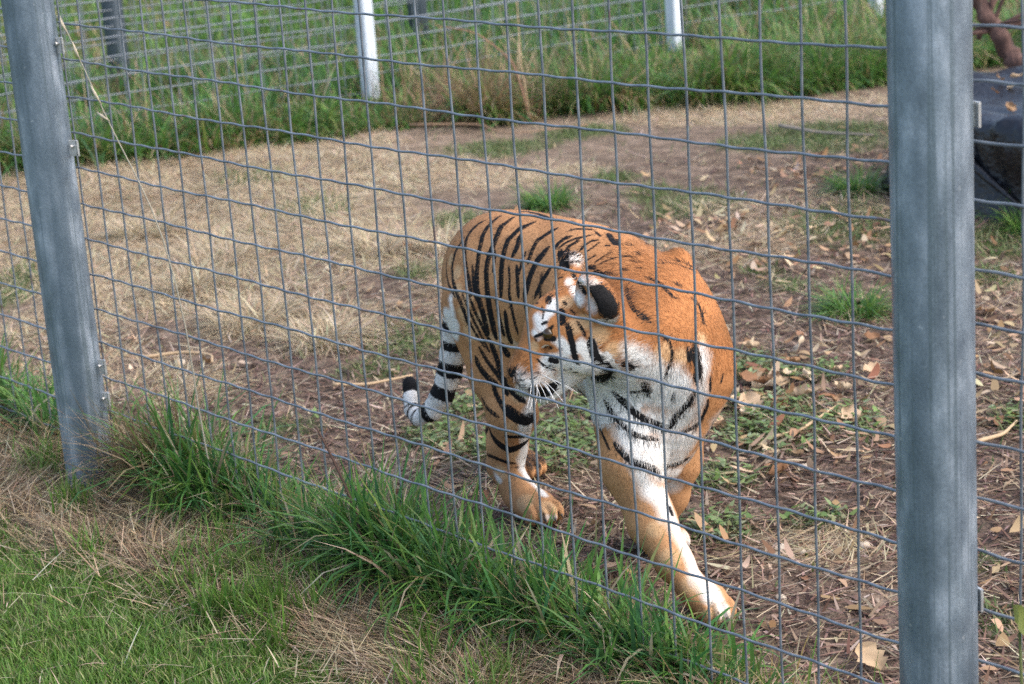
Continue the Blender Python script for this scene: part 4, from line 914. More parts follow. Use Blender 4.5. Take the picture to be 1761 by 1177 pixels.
TIGER_WHITE = [(0.0131,[[0.239,0.188,0.695],[0.249,0.184,0.687],[0.258,0.182,0.677],[0.267,0.181,0.671]]),(0.0118,[[0.259,0.186,0.686],[0.269,0.201,0.704],[0.263,0.215,0.719]]),(0.0062,[[0.248,0.173,0.662],[0.254,0.173,0.658]]),(0.0028,[[0.261,0.169,0.645],[0.27,0.173,0.652],[0.278,0.179,0.658]]),(0.0224,[[0.281,0.177,0.595],[0.298,0.188,0.595],[0.314,0.201,0.595],[0.332,0.214,0.591],[0.347,0.229,0.587]]),(0.017,[[0.33,0.206,0.625],[0.344,0.219,0.631],[0.352,0.227,0.623],[0.354,0.232,0.6]]),(0.0188,[[0.281,0.212,0.556],[0.292,0.235,0.548],[0.301,0.258,0.545],[0.341,0.246,0.562]]),(0.0199,[[0.104,0.433,0.439],[0.137,0.418,0.452]]),(0.0192,[[0.234,0.342,0.494],[0.275,0.332,0.514],[0.319,0.314,0.54]]),(0.0131,[[0.228,0.132,0.569],[0.241,0.134,0.553],[0.254,0.143,0.553],[0.264,0.156,0.56]]),(0.0125,[[0.231,0.134,0.531],[0.226,0.142,0.52]]),(0.0141,[[-0.196,0.514,0.331]]),(0.0125,[[0.271,0.172,0.581],[0.275,0.188,0.558],[0.271,0.203,0.54]]),(0.0066,[[0.36,0.241,0.638],[0.369,0.252,0.616],[0.375,0.269,0.594]]),(0.0203,[[0.364,0.252,0.591],[0.359,0.274,0.564],[0.31,0.323,0.522],[0.29,0.331,0.497]]),(0.0234,[[0.402,0.319,0.606],[0.409,0.337,0.59],[0.417,0.353,0.575]]),(0.0286,[[0.417,0.361,0.549],[0.428,0.383,0.54],[0.441,0.403,0.531],[0.452,0.42,0.524]]),(0.0321,[[0.366,0.329,0.523],[0.379,0.348,0.506],[0.393,0.364,0.496],[0.409,0.381,0.492],[0.425,0.397,0.488],[0.439,0.411,0.483],[0.452,0.427,0.477]]),(0.0289,[[0.328,0.336,0.481],[0.343,0.341,0.462],[0.361,0.346,0.443],[0.378,0.354,0.426],[0.393,0.373,0.421],[0.407,0.395,0.415],[0.421,0.415,0.41],[0.436,0.429,0.424],[0.45,0.442,0.437]]),(0.0122,[[0.467,0.482,0.587],[0.473,0.479,0.567],[0.478,0.478,0.547],[0.48,0.471,0.525],[0.479,0.468,0.502],[0.475,0.466,0.479],[0.468,0.466,0.456],[0.459,0.467,0.431],[0.449,0.469,0.403]]),(0.029,[[0.357,0.331,0.413],[0.374,0.331,0.393],[0.392,0.338,0.381],[0.406,0.356,0.374],[0.412,0.383,0.363],[0.414,0.413,0.361],[0.425,0.434,0.364],[0.435,0.457,0.365]]),(0.0256,[[0.405,0.326,0.353],[0.416,0.346,0.351],[0.419,0.374,0.346],[0.409,0.413,0.329],[0.411,0.439,0.318]]),(0.0189,[[0.429,0.362,0.312],[0.391,0.428,0.284],[0.394,0.454,0.277]]),(0.0203,[[0.415,0.321,0.316],[0.422,0.327,0.297],[0.43,0.332,0.279],[0.441,0.34,0.259],[0.453,0.345,0.242],[0.463,0.352,0.226]]),(0.0162,[[0.467,0.355,0.217],[0.476,0.36,0.199],[0.48,0.37,0.178]]),(0.0173,[[0.266,0.597,0.043],[0.275,0.598,0.034],[0.28,0.603,0.023]]),(0.0172,[[0.442,0.36,0.262],[0.453,0.359,0.241],[0.465,0.358,0.221],[0.476,0.358,0.2],[0.486,0.361,0.175],[0.506,0.354,0.157],[0.526,0.348,0.138],[0.54,0.347,0.117],[0.559,0.34,0.098],[0.58,0.333,0.081],[0.6,0.327,0.064]]),(0.0136,[[0.279,0.601,0.023]]),(0.009,[[0.569,0.36,0.083],[0.597,0.348,0.07],[0.62,0.34,0.055]]),(0.0103,[[0.641,0.334,0.044],[0.647,0.331,0.037],[0.651,0.33,0.029],[0.653,0.332,0.019]]),(0.0179,[[0.389,0.431,0.278],[0.384,0.441,0.265]]),(0.0183,[[0.316,0.514,0.219],[0.316,0.518,0.209]]),(0.0168,[[-0.19,0.534,0.318],[-0.18,0.515,0.297],[-0.18,0.506,0.273],[-0.189,0.506,0.245],[-0.217,0.526,0.208],[-0.238,0.54,0.171],[-0.257,0.554,0.133]]),(0.013,[[-0.256,0.548,0.121],[-0.244,0.548,0.098],[-0.23,0.555,0.079],[-0.199,0.547,0.071],[-0.167,0.536,0.066]]),(0.0043,[[-0.311,0.492,0.112],[-0.303,0.493,0.101],[-0.295,0.494,0.089]]),(0.0085,[[-0.114,0.496,0.029],[-0.112,0.505,0.025],[-0.105,0.509,0.024]]),(0.0065,[[0.185,0.355,0.787],[0.196,0.361,0.783]]),(0.0096,[[0.343,0.238,0.783],[0.357,0.236,0.78],[0.369,0.238,0.776]]),(0.0123,[[0.212,0.318,0.743],[0.272,0.276,0.741],[0.331,0.235,0.739]]),(0.0039,[[0.358,0.248,0.738],[0.36,0.247,0.73],[0.362,0.246,0.722]]),(0.0099,[[-0.391,0.458,0.578],[-0.385,0.454,0.567],[-0.381,0.452,0.556],[-0.379,0.452,0.543]]),(0.0366,[[-0.403,0.46,0.513],[-0.413,0.467,0.494]]),(0.0385,[[-0.556,0.584,0.426],[-0.56,0.586,0.393],[-0.559,0.584,0.361],[-0.564,0.582,0.334],[-0.569,0.579,0.308],[-0.577,0.572,0.284],[-0.593,0.563,0.262],[-0.607,0.553,0.24],[-0.63,0.549,0.214],[-0.649,0.542,0.19],[-0.685,0.543,0.185],[-0.71,0.547,0.191],[-0.727,0.557,0.208]]),(0.0219,[[0.293,0.329,0.509],[0.339,0.321,0.525],[0.373,0.324,0.536],[0.393,0.331,0.548],[0.408,0.343,0.559]]),(0.0205,[[0.271,0.332,0.518],[0.296,0.329,0.507],[0.321,0.331,0.499],[0.346,0.338,0.495]]),(0.0093,[[0.295,0.185,0.647],[0.303,0.19,0.643],[0.312,0.194,0.639],[0.32,0.199,0.635]])]
TIGER_PALE = [[-0.448,0.515,0.66,0.0162],[-0.394,0.488,0.637,0.0206],[-0.368,0.463,0.6,0.0205],[-0.321,0.457,0.585,0.0181],[-0.333,0.453,0.545,0.0243],[-0.322,0.459,0.498,0.0243],[-0.279,0.466,0.535,0.0241],[-0.249,0.482,0.483,0.0241],[-0.204,0.491,0.488,0.024],[-0.209,0.475,0.529,0.0239],[-0.202,0.508,0.339,0.0242],[-0.202,0.482,0.249,0.0273],[-0.242,0.522,0.165,0.0277],[-0.189,0.485,0.057,0.0276],[-0.127,0.51,0.047,0.0274],[-0.288,0.496,0.113,0.0217],[0.287,0.237,0.724,0.0187],[0.329,0.22,0.677,0.0186],[0.344,0.241,0.687,0.0186],[0.368,0.257,0.655,0.0217],[0.251,0.165,0.631,0.0125],[0.436,0.393,0.593,0.0235],[0.451,0.43,0.579,0.0202],[0.46,0.491,0.608,0.0135],[0.384,0.28,0.616,0.02],[0.506,0.304,0.134,0.0279],[0.561,0.314,0.085,0.0243],[0.46,0.311,0.195,0.021],[0.641,0.315,0.04,0.0206],[0.622,0.3,0.025,0.0206]]
TIGER_EYE = [0.2847, 0.1832, 0.6614]
TIGER_NOSE = [0.2116, 0.1288, 0.5732]
TIGER_WHISKERS = [[0.2604,0.1494,0.5523,0.2966,0.0963,0.5178],[0.2654,0.1575,0.5511,0.319,0.1316,0.5322],[0.2681,0.1636,0.5517,0.3276,0.1448,0.5336],[0.2692,0.1669,0.5527,0.3357,0.1486,0.5179],[0.2703,0.1702,0.5536,0.3468,0.1638,0.5192],[0.268,0.1651,0.5693,0.3307,0.1576,0.5682],[0.2695,0.1677,0.5656,0.3521,0.1789,0.5553],[0.2564,0.1444,0.5496,0.291,0.0935,0.5239],[0.2621,0.1518,0.5487,0.3091,0.1198,0.5334],[0.2638,0.1546,0.5499,0.3017,0.1093,0.5283],[0.2721,0.198,0.5484,0.3459,0.2008,0.5419],[0.2696,0.1704,0.5485,0.3186,0.1457,0.5446]]
# ------------------------------------------------------------------ the tiger
tiger = empty('tiger', (0, 0, 0))
tag(tiger, 'orange tiger with black stripes and white chest walking along the fence, head turned', 'tiger')
tv, tf = tiger_surface(TIGER_PRIMS, .004)
tv = relax(tv, tf, 8)
TZ = .0


def stripe_field(P, strokes, taper=True, reach=.03):
    """signed distance (m) to the nearest stripe edge, negative inside"""
    d = np.full(len(P), reach)
    for hw, pts in strokes:
        pts = np.asarray(pts, float)
        if len(pts) == 1: pts = np.concatenate([pts, pts + 1e-4])
        L = np.concatenate([[0], np.cumsum(np.linalg.norm(np.diff(pts, axis=0), axis=1))]); tot = L[-1] + 1e-9
        lo, hi = pts.min(0) - hw - .03, pts.max(0) + hw + .03
        m = np.where(((P > lo) & (P < hi)).all(1))[0]
        if not len(m): continue
        p = P[m]; best = np.full(len(m), reach)
        for k in range(len(pts) - 1):
            a, b = pts[k], pts[k + 1]; ab = b - a; t = np.clip(((p - a) @ ab) / (ab @ ab + 1e-12), 0, 1)
            s = (L[k] + t * (L[k + 1] - L[k])) / tot
            w = hw * (.5 + .5 * np.clip(np.minimum(s, 1 - s) / .14, 0, 1) ** .7) if taper and tot > 3 * hw else hw
            best = np.minimum(best, np.linalg.norm(p - a - t[:, None] * ab, axis=1) - w)
        d[m] = np.minimum(d[m], best)
    return d


def blob_field(P, blobs):
    o = np.zeros(len(P))
    for x, y, z, r in blobs:
        m = np.where((np.abs(P - (x, y, z)) < r * 1.5).all(1))[0]
        q = np.linalg.norm(P[m] - (x, y, z), axis=1) / r
        o[m] = np.maximum(o[m], np.clip((1.35 - q) / .7, 0, 1))
    return o * o * (3 - 2 * o)


HEAD = np.array([0.25802, 0.28025, 0.64726]); HF = np.array([-0.35398, -0.78961, -0.5012])
fe = np.concatenate([tf[:, [0, 1]], tf[:, [1, 2]], tf[:, [2, 3]], tf[:, [3, 0]]])
n_ = np.cross(tv[tf[:, 2]] - tv[tf[:, 0]], tv[tf[:, 3]] - tv[tf[:, 1]])
vn = np.zeros_like(tv)
for k in range(4): np.add.at(vn, tf[:, k], n_)
vn /= np.linalg.norm(vn, axis=1)[:, None] + 1e-12
dark = stripe_field(tv, TIGER_STRIPES + TIGER_STRIPES_FAR_SIDE)
hd0 = np.linalg.norm(tv - HEAD, axis=1)
wob = (smooth_noise(tv[:, 0] + tv[:, 1], tv[:, 2], .03, 21) - .5) * .018
for x_, y_, z_, nx_, ny_, nz_, h_ in TIGER_TAIL_RINGS:
    q_ = tv - (x_, y_, z_); s_ = np.abs(q_ @ np.array([nx_, ny_, nz_]))
    dark = np.minimum(dark, np.maximum(s_ - h_ * (1 + .25 * (smooth_noise(tv[:, 0], tv[:, 1], .02, 5) - .5)), np.linalg.norm(q_, axis=1) - .055))
white = np.clip(.5 - (stripe_field(tv, TIGER_WHITE, False) + wob) / np.where((tv[:, 0] > .12) & (hd0 > .13), .05, .024), 0, 1); pale = blob_field(tv, TIGER_PALE)
# belly, inside of the legs, tail and the far cheek are white too
under = np.clip((-vn[:, 2] - .35) / .4, 0, 1) * (tv[:, 2] > .26)
ontail = (stripe_field(tv, [(.0, TIGER_TAIL_AXIS)], False, .2) < .047) & (tv[:, 2] < .53) & (tv[:, 0] < -.52)
tailw = np.clip((.53 - tv[:, 2]) / .06, 0, 1) * ontail
hd = np.linalg.norm(tv - HEAD, axis=1)
farcheek = ((tv - HEAD) @ np.array([0.87513, -0.4687, 0.12033]) < -.03) * np.clip((.02 - (tv - HEAD) @ np.array([-0.32993, -0.39602, 0.85692])) / .03, 0, 1) * (hd < .22) * (((tv - HEAD) @ HF) > -.06)
chin_ = np.clip((-.055 - (tv - HEAD) @ np.array([-0.32993, -0.39602, 0.85692])) / .012, 0, 1) * (hd < .24) * (((tv - HEAD) @ HF) > -.02)
inner = np.clip((tv[:, 1] - .60) / .05, 0, 1) * np.clip((.42 - tv[:, 2]) / .1, 0, 1) * (tv[:, 0] < -.1) * (tv[:, 1] < .66)
white = np.clip(np.maximum.reduce([white, under, tailw * .95, farcheek, chin_, inner * .8]), 0, 1)
low = np.clip((.52 - tv[:, 2]) / .3, 0, 1)
pale = np.clip(np.maximum(pale * .8, low * .14), 0, 1)
rust = np.clip((tv[:, 0] - .05) / .2, 0, 1) * np.clip((tv[:, 2] - .35) / .2, 0, 1)
# stripes of the limb and face sides the photograph does not show
far = np.clip((tv[:, 1] - .62) / .05, 0, 1)
band = np.sin(tv[:, 2] * 62 + 2.2 * np.sin(tv[:, 0] * 17)) - .55 - .5 * smooth_noise(tv[:, 0], tv[:, 2], .06, 9)
dark = np.where((far > .5) & (tv[:, 2] < .40) & (tv[:, 0] < -.2), np.minimum(dark, -band * .012), dark)
band2 = np.sin(tv[:, 0] * 60 + 3 * np.sin(tv[:, 2] * 9)) - .8
dark = np.where((far > .5) & (tv[:, 2] > .40) & (tv[:, 0] < .2) & (tv[:, 1] > .66), np.minimum(dark, -band2 * .012), dark)

hid = (tv[:, 1] < .52) & (tv[:, 2] > .40) & (tv[:, 2] < .70) & (tv[:, 0] > -.10) & (tv[:, 0] < .19) & (hd > .2) & (white < .5)     # flank behind the head
band3 = np.sin((tv[:, 0] + .15 * (tv[:, 2] - .5)) * 78 + 1.6 * np.sin(tv[:, 2] * 11)) - .70 - .25 * np.abs(tv[:, 2] - .55) / .15
dark = np.where(hid, np.minimum(dark, -band3 * .012), dark)

mott = np.clip((fbm(tv[:, 0] * 1.0 + tv[:, 1] * .7, tv[:, 2] + tv[:, 1] * .4, .075, 51, 4) - .5) * 2.4 + .5, 0, 1)
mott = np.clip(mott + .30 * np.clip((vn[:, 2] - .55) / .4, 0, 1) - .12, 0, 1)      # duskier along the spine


def coat_colour(P, dark, white, pale, rust, mott, n1, n2):
    org = np.array([.49, .245, .108]); red = np.array([.41, .172, .062]); tan = np.array([.66, .42, .22]); wht = np.array([.80, .77, .71]); blk = np.array([.014, .013, .013])
    c = org + (red - org) * rust[:, None]
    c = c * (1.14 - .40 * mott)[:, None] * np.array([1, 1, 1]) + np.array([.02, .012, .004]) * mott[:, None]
    c = c + (tan - c) * np.clip(pale * (0.8 + .4 * n1), 0, 1)[:, None]
    c = c + (wht - c) * np.clip((white - .5) * 1.8 + .5 + (n1 - .5) * .5, 0, 1)[:, None] * (white > .02)[:, None]
    b = np.clip(.5 - (dark + (n2 - .5) * .009) / .003, 0, 1)
    c = c * (1 + (.26 + .14 * rust[:, None]) * (n1[:, None] - .5))
    return c + (blk - c) * b[:, None]


n1 = rng.random(len(tv)); n2 = rng.random(len(tv))
g = NT('tiger_coat')
hair = g.noise(420, 3, stretch=(.45, 1, .6)); soft = g.noise(45, 3)
base = g.mix(g.attr('rust').outputs['Fac'], (.49, .245, .108), (.41, .172, .062))
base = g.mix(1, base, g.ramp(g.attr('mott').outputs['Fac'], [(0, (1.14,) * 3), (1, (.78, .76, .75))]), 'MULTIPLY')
base = g.mix(g.attr('pale').outputs['Fac'], base, (.66, .42, .22))
base = g.mix(g.ramp(g.attr('white').outputs['Fac'], [(.25, (0, 0, 0)), (.75, (1, 1, 1))]), base, (.80, .77, .71))
base = g.mix(1, base, g.ramp(hair, [(.3, (.86, .85, .84)), (.7, (1.08, 1.08, 1.08))]), 'MULTIPLY')
dk = g.n('Math', operation='MULTIPLY_ADD'); g.l(hair, dk.inputs[0]); dk.inputs[1].default_value = .0055; g.l(g.attr('dark').outputs['Fac'], dk.inputs[2])
mr = g.n('MapRange'); g.l(dk.outputs[0], mr.inputs[0]); mr.inputs[1].default_value = .0015; mr.inputs[2].default_value = .0045; mr.inputs[3].default_value = 1; mr.inputs[4].default_value = 0
base = g.mix(mr.outputs[0], base, (.010, .0095, .010))
g.set(Base_Color=base, Roughness=.8, Specular_IOR_Level=.15); g.bump(hair, .003, .5)
me = quads_mesh('body', tv, tf, g.m)
for nm, vals in (('dark', dark), ('white', white), ('pale', pale), ('rust', rust), ('mott', mott)): attr(me, nm, vals)
link('body', me, tiger)

# fur: short strands combed back along the coat
ta = np.linalg.norm(n_, axis=1) * .5
fl = np.where(hd < .2, np.where(((tv - HEAD) @ HF) > .03, .0045, .011), .011)
fl = np.where((white > .5) & (tv[:, 2] > .30) & (hd > .12) & (tv[:, 0] > .1), .020, fl)
fl = np.where(ontail, .012, fl); fl = np.where((tv[:, 2] < .24) & ~ontail, np.where(tv[:, 2] < .05, .005, .0085), fl)
neckf = (tv[:, 0] > .16) & (hd > .14) & (tv[:, 2] > .52) & (white < .5); fl = np.where(neckf, .017, fl)
earm = (hd > .075) & (((tv - HEAD) @ np.array([-0.32993, -0.39602, 0.85692])) > .045) & (((tv - HEAD) @ HF) < .02) & (hd < .16); fl = np.where(earm, .013, fl)
ruff = (hd < .2) & (((tv - HEAD) @ HF) < .0) & (((tv - HEAD) @ np.array([-0.32993, -0.39602, 0.85692])) < -.02); fl = np.where(ruff, .017, fl)
NF = 170000
fi = rng.choice(len(tf), NF, p=ta / ta.sum()); uv = rng.random((NF, 2))
q = tf[fi]; u, w = uv[:, :1], uv[:, 1:]
bil = lambda a: (a[q[:, 0]] * (1 - u) * (1 - w) + a[q[:, 1]] * u * (1 - w) + a[q[:, 2]] * u * w + a[q[:, 3]] * (1 - u) * w)
bil1 = lambda a: bil(a[:, None])[:, 0]
root = bil(tv); nr = bil(vn); nr /= np.linalg.norm(nr, axis=1)[:, None]
groom = np.tile(np.array([-.85, 0, -.45]), (NF, 1))
rh = np.linalg.norm(root - HEAD, axis=1) + rng.normal(0, .022, NF)
groom = np.where((root[:, 2] + rng.normal(0, .03, NF) < .42)[:, None], np.array([-.15, 0, -1.0]), groom)
groom = np.where(((root[:, 0] + rng.normal(0, .02, NF) > .2) & (root[:, 2] + rng.normal(0, .03, NF) < .62) & (rh > .17))[:, None], np.array([.05, -.05, -1.0]), groom)
groom = np.where((rh < .19)[:, None], -HF + np.array([0, 0, -.25]), groom)
groom = groom + rng.normal(0, .16, (NF, 3)); groom -= nr * (groom * nr).sum(1)[:, None]; groom /= np.linalg.norm(groom, axis=1)[:, None] + 1e-9
L = bil1(fl) * rng.uniform(.65, 1.25, NF)
lift = np.where(L > .014, .22, .18) + rng.normal(0, .07, NF)
pts = np.zeros((NF, 4, 3))
for k, t in enumerate((0, .33, .66, 1)):
    pts[:, k] = root - nr * .0008 + L[:, None] * (t * groom * (1 - .15 * t) + nr * (lift * t * (1 - .45 * t))[:, None])
pts[:, :, 2] = np.maximum(pts[:, :, 2], .001)
fc = coat_colour(root, bil1(dark), bil1(white), bil1(pale), bil1(rust), bil1(mott), rng.random(NF), rng.random(NF))
cu = bpy.data.hair_curves.new('fur'); cu.add_curves([4] * NF)
cu.attributes['position'].data.foreach_set('vector', pts.astype(np.float32).ravel())
ra = cu.attributes.get('radius') or cu.attributes.new('radius', 'FLOAT', 'POINT')
ra.data.foreach_set('value', np.tile(np.array([.00045, .0004, .0003, .00008], np.float32), NF))
a = cu.attributes.new('fur_colour', 'FLOAT_COLOR', 'CURVE'); a.data.foreach_set('color', np.concatenate([fc, np.ones((NF, 1))], 1).astype(np.float32).ravel())
a = cu.attributes.new('skin_normal', 'FLOAT_VECTOR', 'CURVE'); a.data.foreach_set('vector', (nr + rng.normal(0, .09, nr.shape)).astype(np.float32).ravel())
g = NT('tiger_fur')
g.l(g.attr('fur_colour').outputs['Color'], g.b.inputs['Base Color']); g.l(g.attr('skin_normal').outputs['Vector'], g.b.inputs['Normal'])
g.set(Roughness=.65, Specular_IOR_Level=.2)
cu.materials.append(g.m)
link('fur', cu, tiger)

# eye, nose, whiskers, claws
def ball(c, r, name, mat, scale=(1, 1, 1)):
    th = np.linspace(0, 2 * math.pi, 20, endpoint=False); R = [np.stack([np.cos(th) * math.cos(p), np.sin(th) * math.cos(p), np.full(20, math.sin(p))], 1) for p in np.linspace(-1.5, 1.5, 12)]
    V = np.concatenate(R) * r * np.array(scale); i = np.arange(11)[:, None] * 20; j = np.arange(20)[None]
    o = link(name, quads_mesh(name, V, np.stack([i + j, i + (j + 1) % 20, i + 20 + (j + 1) % 20, i + 20 + j], -1).reshape(-1, 4), mat)); o.location = c; o.parent = tiger; return o


g = NT('dark_eye'); g.set(Base_Color=(.05, .028, .008), Roughness=.06, Specular_IOR_Level=.6); EYEM = g.m
g = NT('nose_leather'); g.set(Base_Color=(.05, .024, .020), Roughness=.45); NOSEM = g.m
HLv = np.array([0.87513, -0.4687, 0.12033]); HUv = np.array([-0.32993, -0.39602, 0.85692])
e = np.array(TIGER_EYE); ball(e - HLv * .007, .0135, 'eye', EYEM)
e2 = e - HLv * 2 * ((e - HEAD) @ HLv); ball(e2 + HLv * .007, .0135, 'eye', EYEM)
nb = ball(HEAD + HF * .184 - HUv * .024, .016, 'nose', NOSEM, (.8, 1.15, .75)); nb.rotation_euler = Vector(HF).to_track_quat('X', 'Z').to_euler()
g = NT('whisker'); g.set(Base_Color=(.85, .83, .78), Roughness=.4); WHM = g.m
for x0, y0, z0, x1, y1, z1 in TIGER_WHISKERS:
    a, b = np.array([x0, y0, z0]), np.array([x1, y1, z1]); t = np.linspace(0, 1, 8)[:, None]
    P = a + (b - a) * t + np.array([0, 0, -.012]) * t * t; P = P + HLv * .014 * np.sin(t * 2.6)
    MB().tube(P, np.linspace(.0009, .0003, 8), 5).build('whisker', WHM, tiger)
g = NT('claw'); g.set(Base_Color=(.10, .085, .07), Roughness=.35); CLAW = g.m
for (fx, fy, dx, dy) in [(0.577, 0.36, 0.93, -0.25), (-0.2, 0.53, 0.95, -0.32)]:
    f_ = np.array([dx, dy]) / math.hypot(dx, dy); l_ = np.array([-f_[1], f_[0]])
    for o_, ff in ((-.038, .076), (-.013, .090), (.013, .090), (.038, .076)):
        p = np.array([fx, fy]) + f_ * ff + l_ * o_
        MB().tube([(*p, .028), (*(p + f_ * .008), .024), (*(p + f_ * .013), .014)], [.004, .003, .0008], 6).build('claw', CLAW, tiger)
# ------------------------------------------------------------------ grass, straw and litter
def blades(name, mat, xy, L, Wd, az, lean, droop, col, tip=None, segs=3, lift=0.0, twist=.5, kind='stuff', zf=None):
    N = len(xy); x, y = xy[:, 0], xy[:, 1]; z = (ground_z(x, y) if zf is None else zf) + lift
    t = np.linspace(0, 1, segs + 1)
    ca, sa = np.cos(az), np.sin(az)
    wa = az + math.pi / 2 + rng.normal(0, twist, N); wx, wy = np.cos(wa), np.sin(wa)
    ang0 = lean; V = np.zeros((N, segs + 1, 2, 3))
    px, pz = np.zeros(N), np.zeros(N); prof = [1.0, .95, .72, .05] if segs == 3 else ([1, .8, .06] if segs == 2 else [.8, 1, .85, .6, .05])
    for k in range(segs + 1):
        if k:
            a = ang0 + droop * (k - .5) / segs
            px = px + L / segs * np.sin(a); pz = pz + L / segs * np.cos(a)
        w = Wd * .5 * prof[k]
        for s, sg in ((0, -1), (1, 1)):
            V[:, k, s] = np.stack([x + ca * px + sg * w * wx, y + sa * px + sg * w * wy, z + pz], 1)
    zg = ground_z(V[..., 0].ravel(), V[..., 1].ravel()).reshape(V.shape[:3]) + .003
    V[..., 2] = np.where(np.arange(segs + 1)[None, :, None] > 0, np.maximum(V[..., 2], zg if zf is None else -9), V[..., 2])
    base = (np.arange(N) * (segs + 1) * 2)[:, None] + np.arange(segs)[None] * 2
    Q = np.stack([base, base + 1, base + 3, base + 2], -1).reshape(-1, 4)
    C = np.repeat(np.repeat(col[:, None, None], segs + 1, 1), 2, 2)
    if tip is not None:
        C = C + (tip[:, None, None] - C) * (t ** 2)[None, :, None, None]
    o = link(name, quads_mesh(name, V.reshape(-1, 3), Q, mat, True, np.clip(C.reshape(-1, 3), .004, 1)))
    o['kind'] = kind
    return o


def pick(N, x0, x1, y0, y1, dens):
    """N points thinned by a density function"""
    out = []; tot = 0
    for _ in range(60):
        p = np.stack([rng.uniform(x0, x1, N), rng.uniform(y0, y1, N)], 1); k = p[rng.random(N) < dens(p[:, 0], p[:, 1])]
        out.append(k); tot += len(k)
        if tot >= N: break
    return np.concatenate(out)[:N]


def tones(N, pal, jit=.18):
    pal = np.array(pal); c = pal[rng.integers(0, len(pal), N)]
    return c * (1 + jit * rng.normal(size=(N, 1))) * (1 + .06 * rng.normal(size=(N, 3)))


GREEN = [(.10, .225, .030), (.13, .265, .036), (.155, .295, .045), (.08, .19, .035)]
DEEP = [(.05, .15, .045), (.07, .19, .05), (.10, .23, .045), (.14, .28, .05), (.085, .20, .07)]
LIME = [(.13, .22, .035), (.10, .19, .035), (.17, .24, .055)]
DRY = [(.42, .32, .195), (.33, .24, .14), (.50, .40, .26), (.25, .175, .105), (.39, .32, .205), (.18, .125, .08)]
TAWNY = [(.30, .21, .10), (.38, .27, .14), (.24, .15, .075), (.20, .17, .06)]
PALE = [(.50, .42, .29), (.42, .34, .22), (.56, .48, .34), (.35, .27, .165)]
U = lambda N, a, b: rng.uniform(a, b, N)
AZ = lambda N: rng.uniform(0, 2 * math.pi, N)

# near lawn, cut short
lawn = lambda x, y: np.clip((-.335 + .10 * (fbm(x, y, .35, 61) - .5) * 2 - y) / .08, 0, 1) * np.clip(.25 + 1.5 * (fbm(x, y, .22, 62) - .25), .3, 1)
p = pick(62000, -2.2, 1.3, -1.3, -.18, lawn); N = len(p)
blades('lawn_grass', GRASS, p, U(N, .025, .065), U(N, .0022, .0042), AZ(N), U(N, .1, .8), U(N, .2, 1.0), tones(N, GREEN + LIME[:1]), tones(N, LIME + DRY[:1]), 3, -.004)
# mown straw between lawn and fence
strip = lambda x, y: np.clip((y + .52) / .12, 0, 1) * np.clip((.08 - y) / .08, 0, 1) * (.30 + .7 * smooth_noise(x, y, .12, 71)) * np.where(np.hypot(x + 1.25, y + .2) < .2, .35, 1) * np.where(y < -.36, .15, 1)
p = pick(36000, -2.4, 1.5, -.62, .1, strip); N = len(p)
flow = 2.6 + 2.2 * (smooth_noise(p[:, 0], p[:, 1], .25, 72) - .5) * 2
blades('mown_straw', STRAW, p, U(N, .05, .17), U(N, .0014, .0036), flow + rng.normal(0, .65, N) + np.where(rng.random(N) < .3, math.pi, 0), U(N, 1.05, 1.65), U(N, -.15, .35), tones(N, DRY, .25), None, 3, U(N, .002, .035))
p = pick(900, -2.6, 1.6, -.9, .05, lambda x, y: np.ones_like(x)); N = len(p)
blades('loose_straw', STRAW, p, U(N, .05, .16), U(N, .002, .004), AZ(N), U(N, .9, 1.6), U(N, 0, .5), tones(N, PALE), None, 3, U(N, .005, .03))
# green sprigs coming through the straw
spr = np.array([(rng.uniform(-.95, .8), rng.uniform(-.40, -.06)) for q in range(30)] + [(-1.62, -.12), (-1.58, -.1), (-1.55, -.16), (.10, -.16), (.16, -.12), (.36, -.08), (.44, -.02), (.62, .0), (-.35, -.02), (-.55, 0), (-1.28, -.21), (-1.24, -.24)])
p = np.concatenate([c + rng.normal(0, .028, (60, 2)) for c in spr]); N = len(p)
blades('green_sprigs', GRASS, p, U(N, .05, .15), U(N, .003, .0065), AZ(N), U(N, .02, .5), U(N, .1, .9), tones(N, LIME + GREEN), tones(N, LIME), 3)

# the long uncut grass along the foot of the mesh
cl = []
def clump(x0, x1, n, y0=-.07, y1=.10):
    for q in range(n): cl.append((rng.uniform(x0, x1), rng.uniform(y0, y1), 1.0))
clump(-1.14, -.62, 40, -.05, .12); clump(-.62, -.38, 7); clump(-.40, .20, 48); clump(.20, .78, 46, -.06, .14); clump(.78, 1.0, 12, -.03, .12)
clump(-2.9, -1.62, 34, .02, .14); clump(1.55, 2.6, 16)
cl = np.array(cl)
hh = np.interp(cl[:, 0], [-3, -1.6, -1.36, -1.2, -.95, -.6, -.4, -.2, .1, .3, .5, .7, .8, .95, 1.1, 2.6], [.24, .26, .38, .38, .28, .20, .20, .31, .29, .24, .24, .23, .19, .14, .10, .2])
P, Ls, Ws, As, Le, Dr, Cc_, Tp = [], [], [], [], [], [], [], []
for (x, y, s), h in zip(cl, hh):
    n = 25; P.append(np.stack([x + rng.normal(0, .03, n), y + rng.normal(0, .03, n)], 1)); Ls.append(h * U(n, .5, 1.25)); Ws.append(U(n, .0045, .0125))
    pref = rng.choice([rng.uniform(0, 6.28), -.4, -1.2, 2.9]); As.append(pref + rng.normal(0, 1.3, n)); Le.append(np.abs(rng.normal(.22, .2, n))); Dr.append(U(n, .2, 2.3) ** 1.1)
    dry = rng.random(n) < .13
    c = tones(n, DEEP); c[dry] = tones(dry.sum(), TAWNY + DRY); Cc_.append(c); t_ = tones(n, DEEP + LIME + TAWNY[:1]); t_[dry] = tones(dry.sum(), PALE); Tp.append(t_)
cat_ = np.concatenate
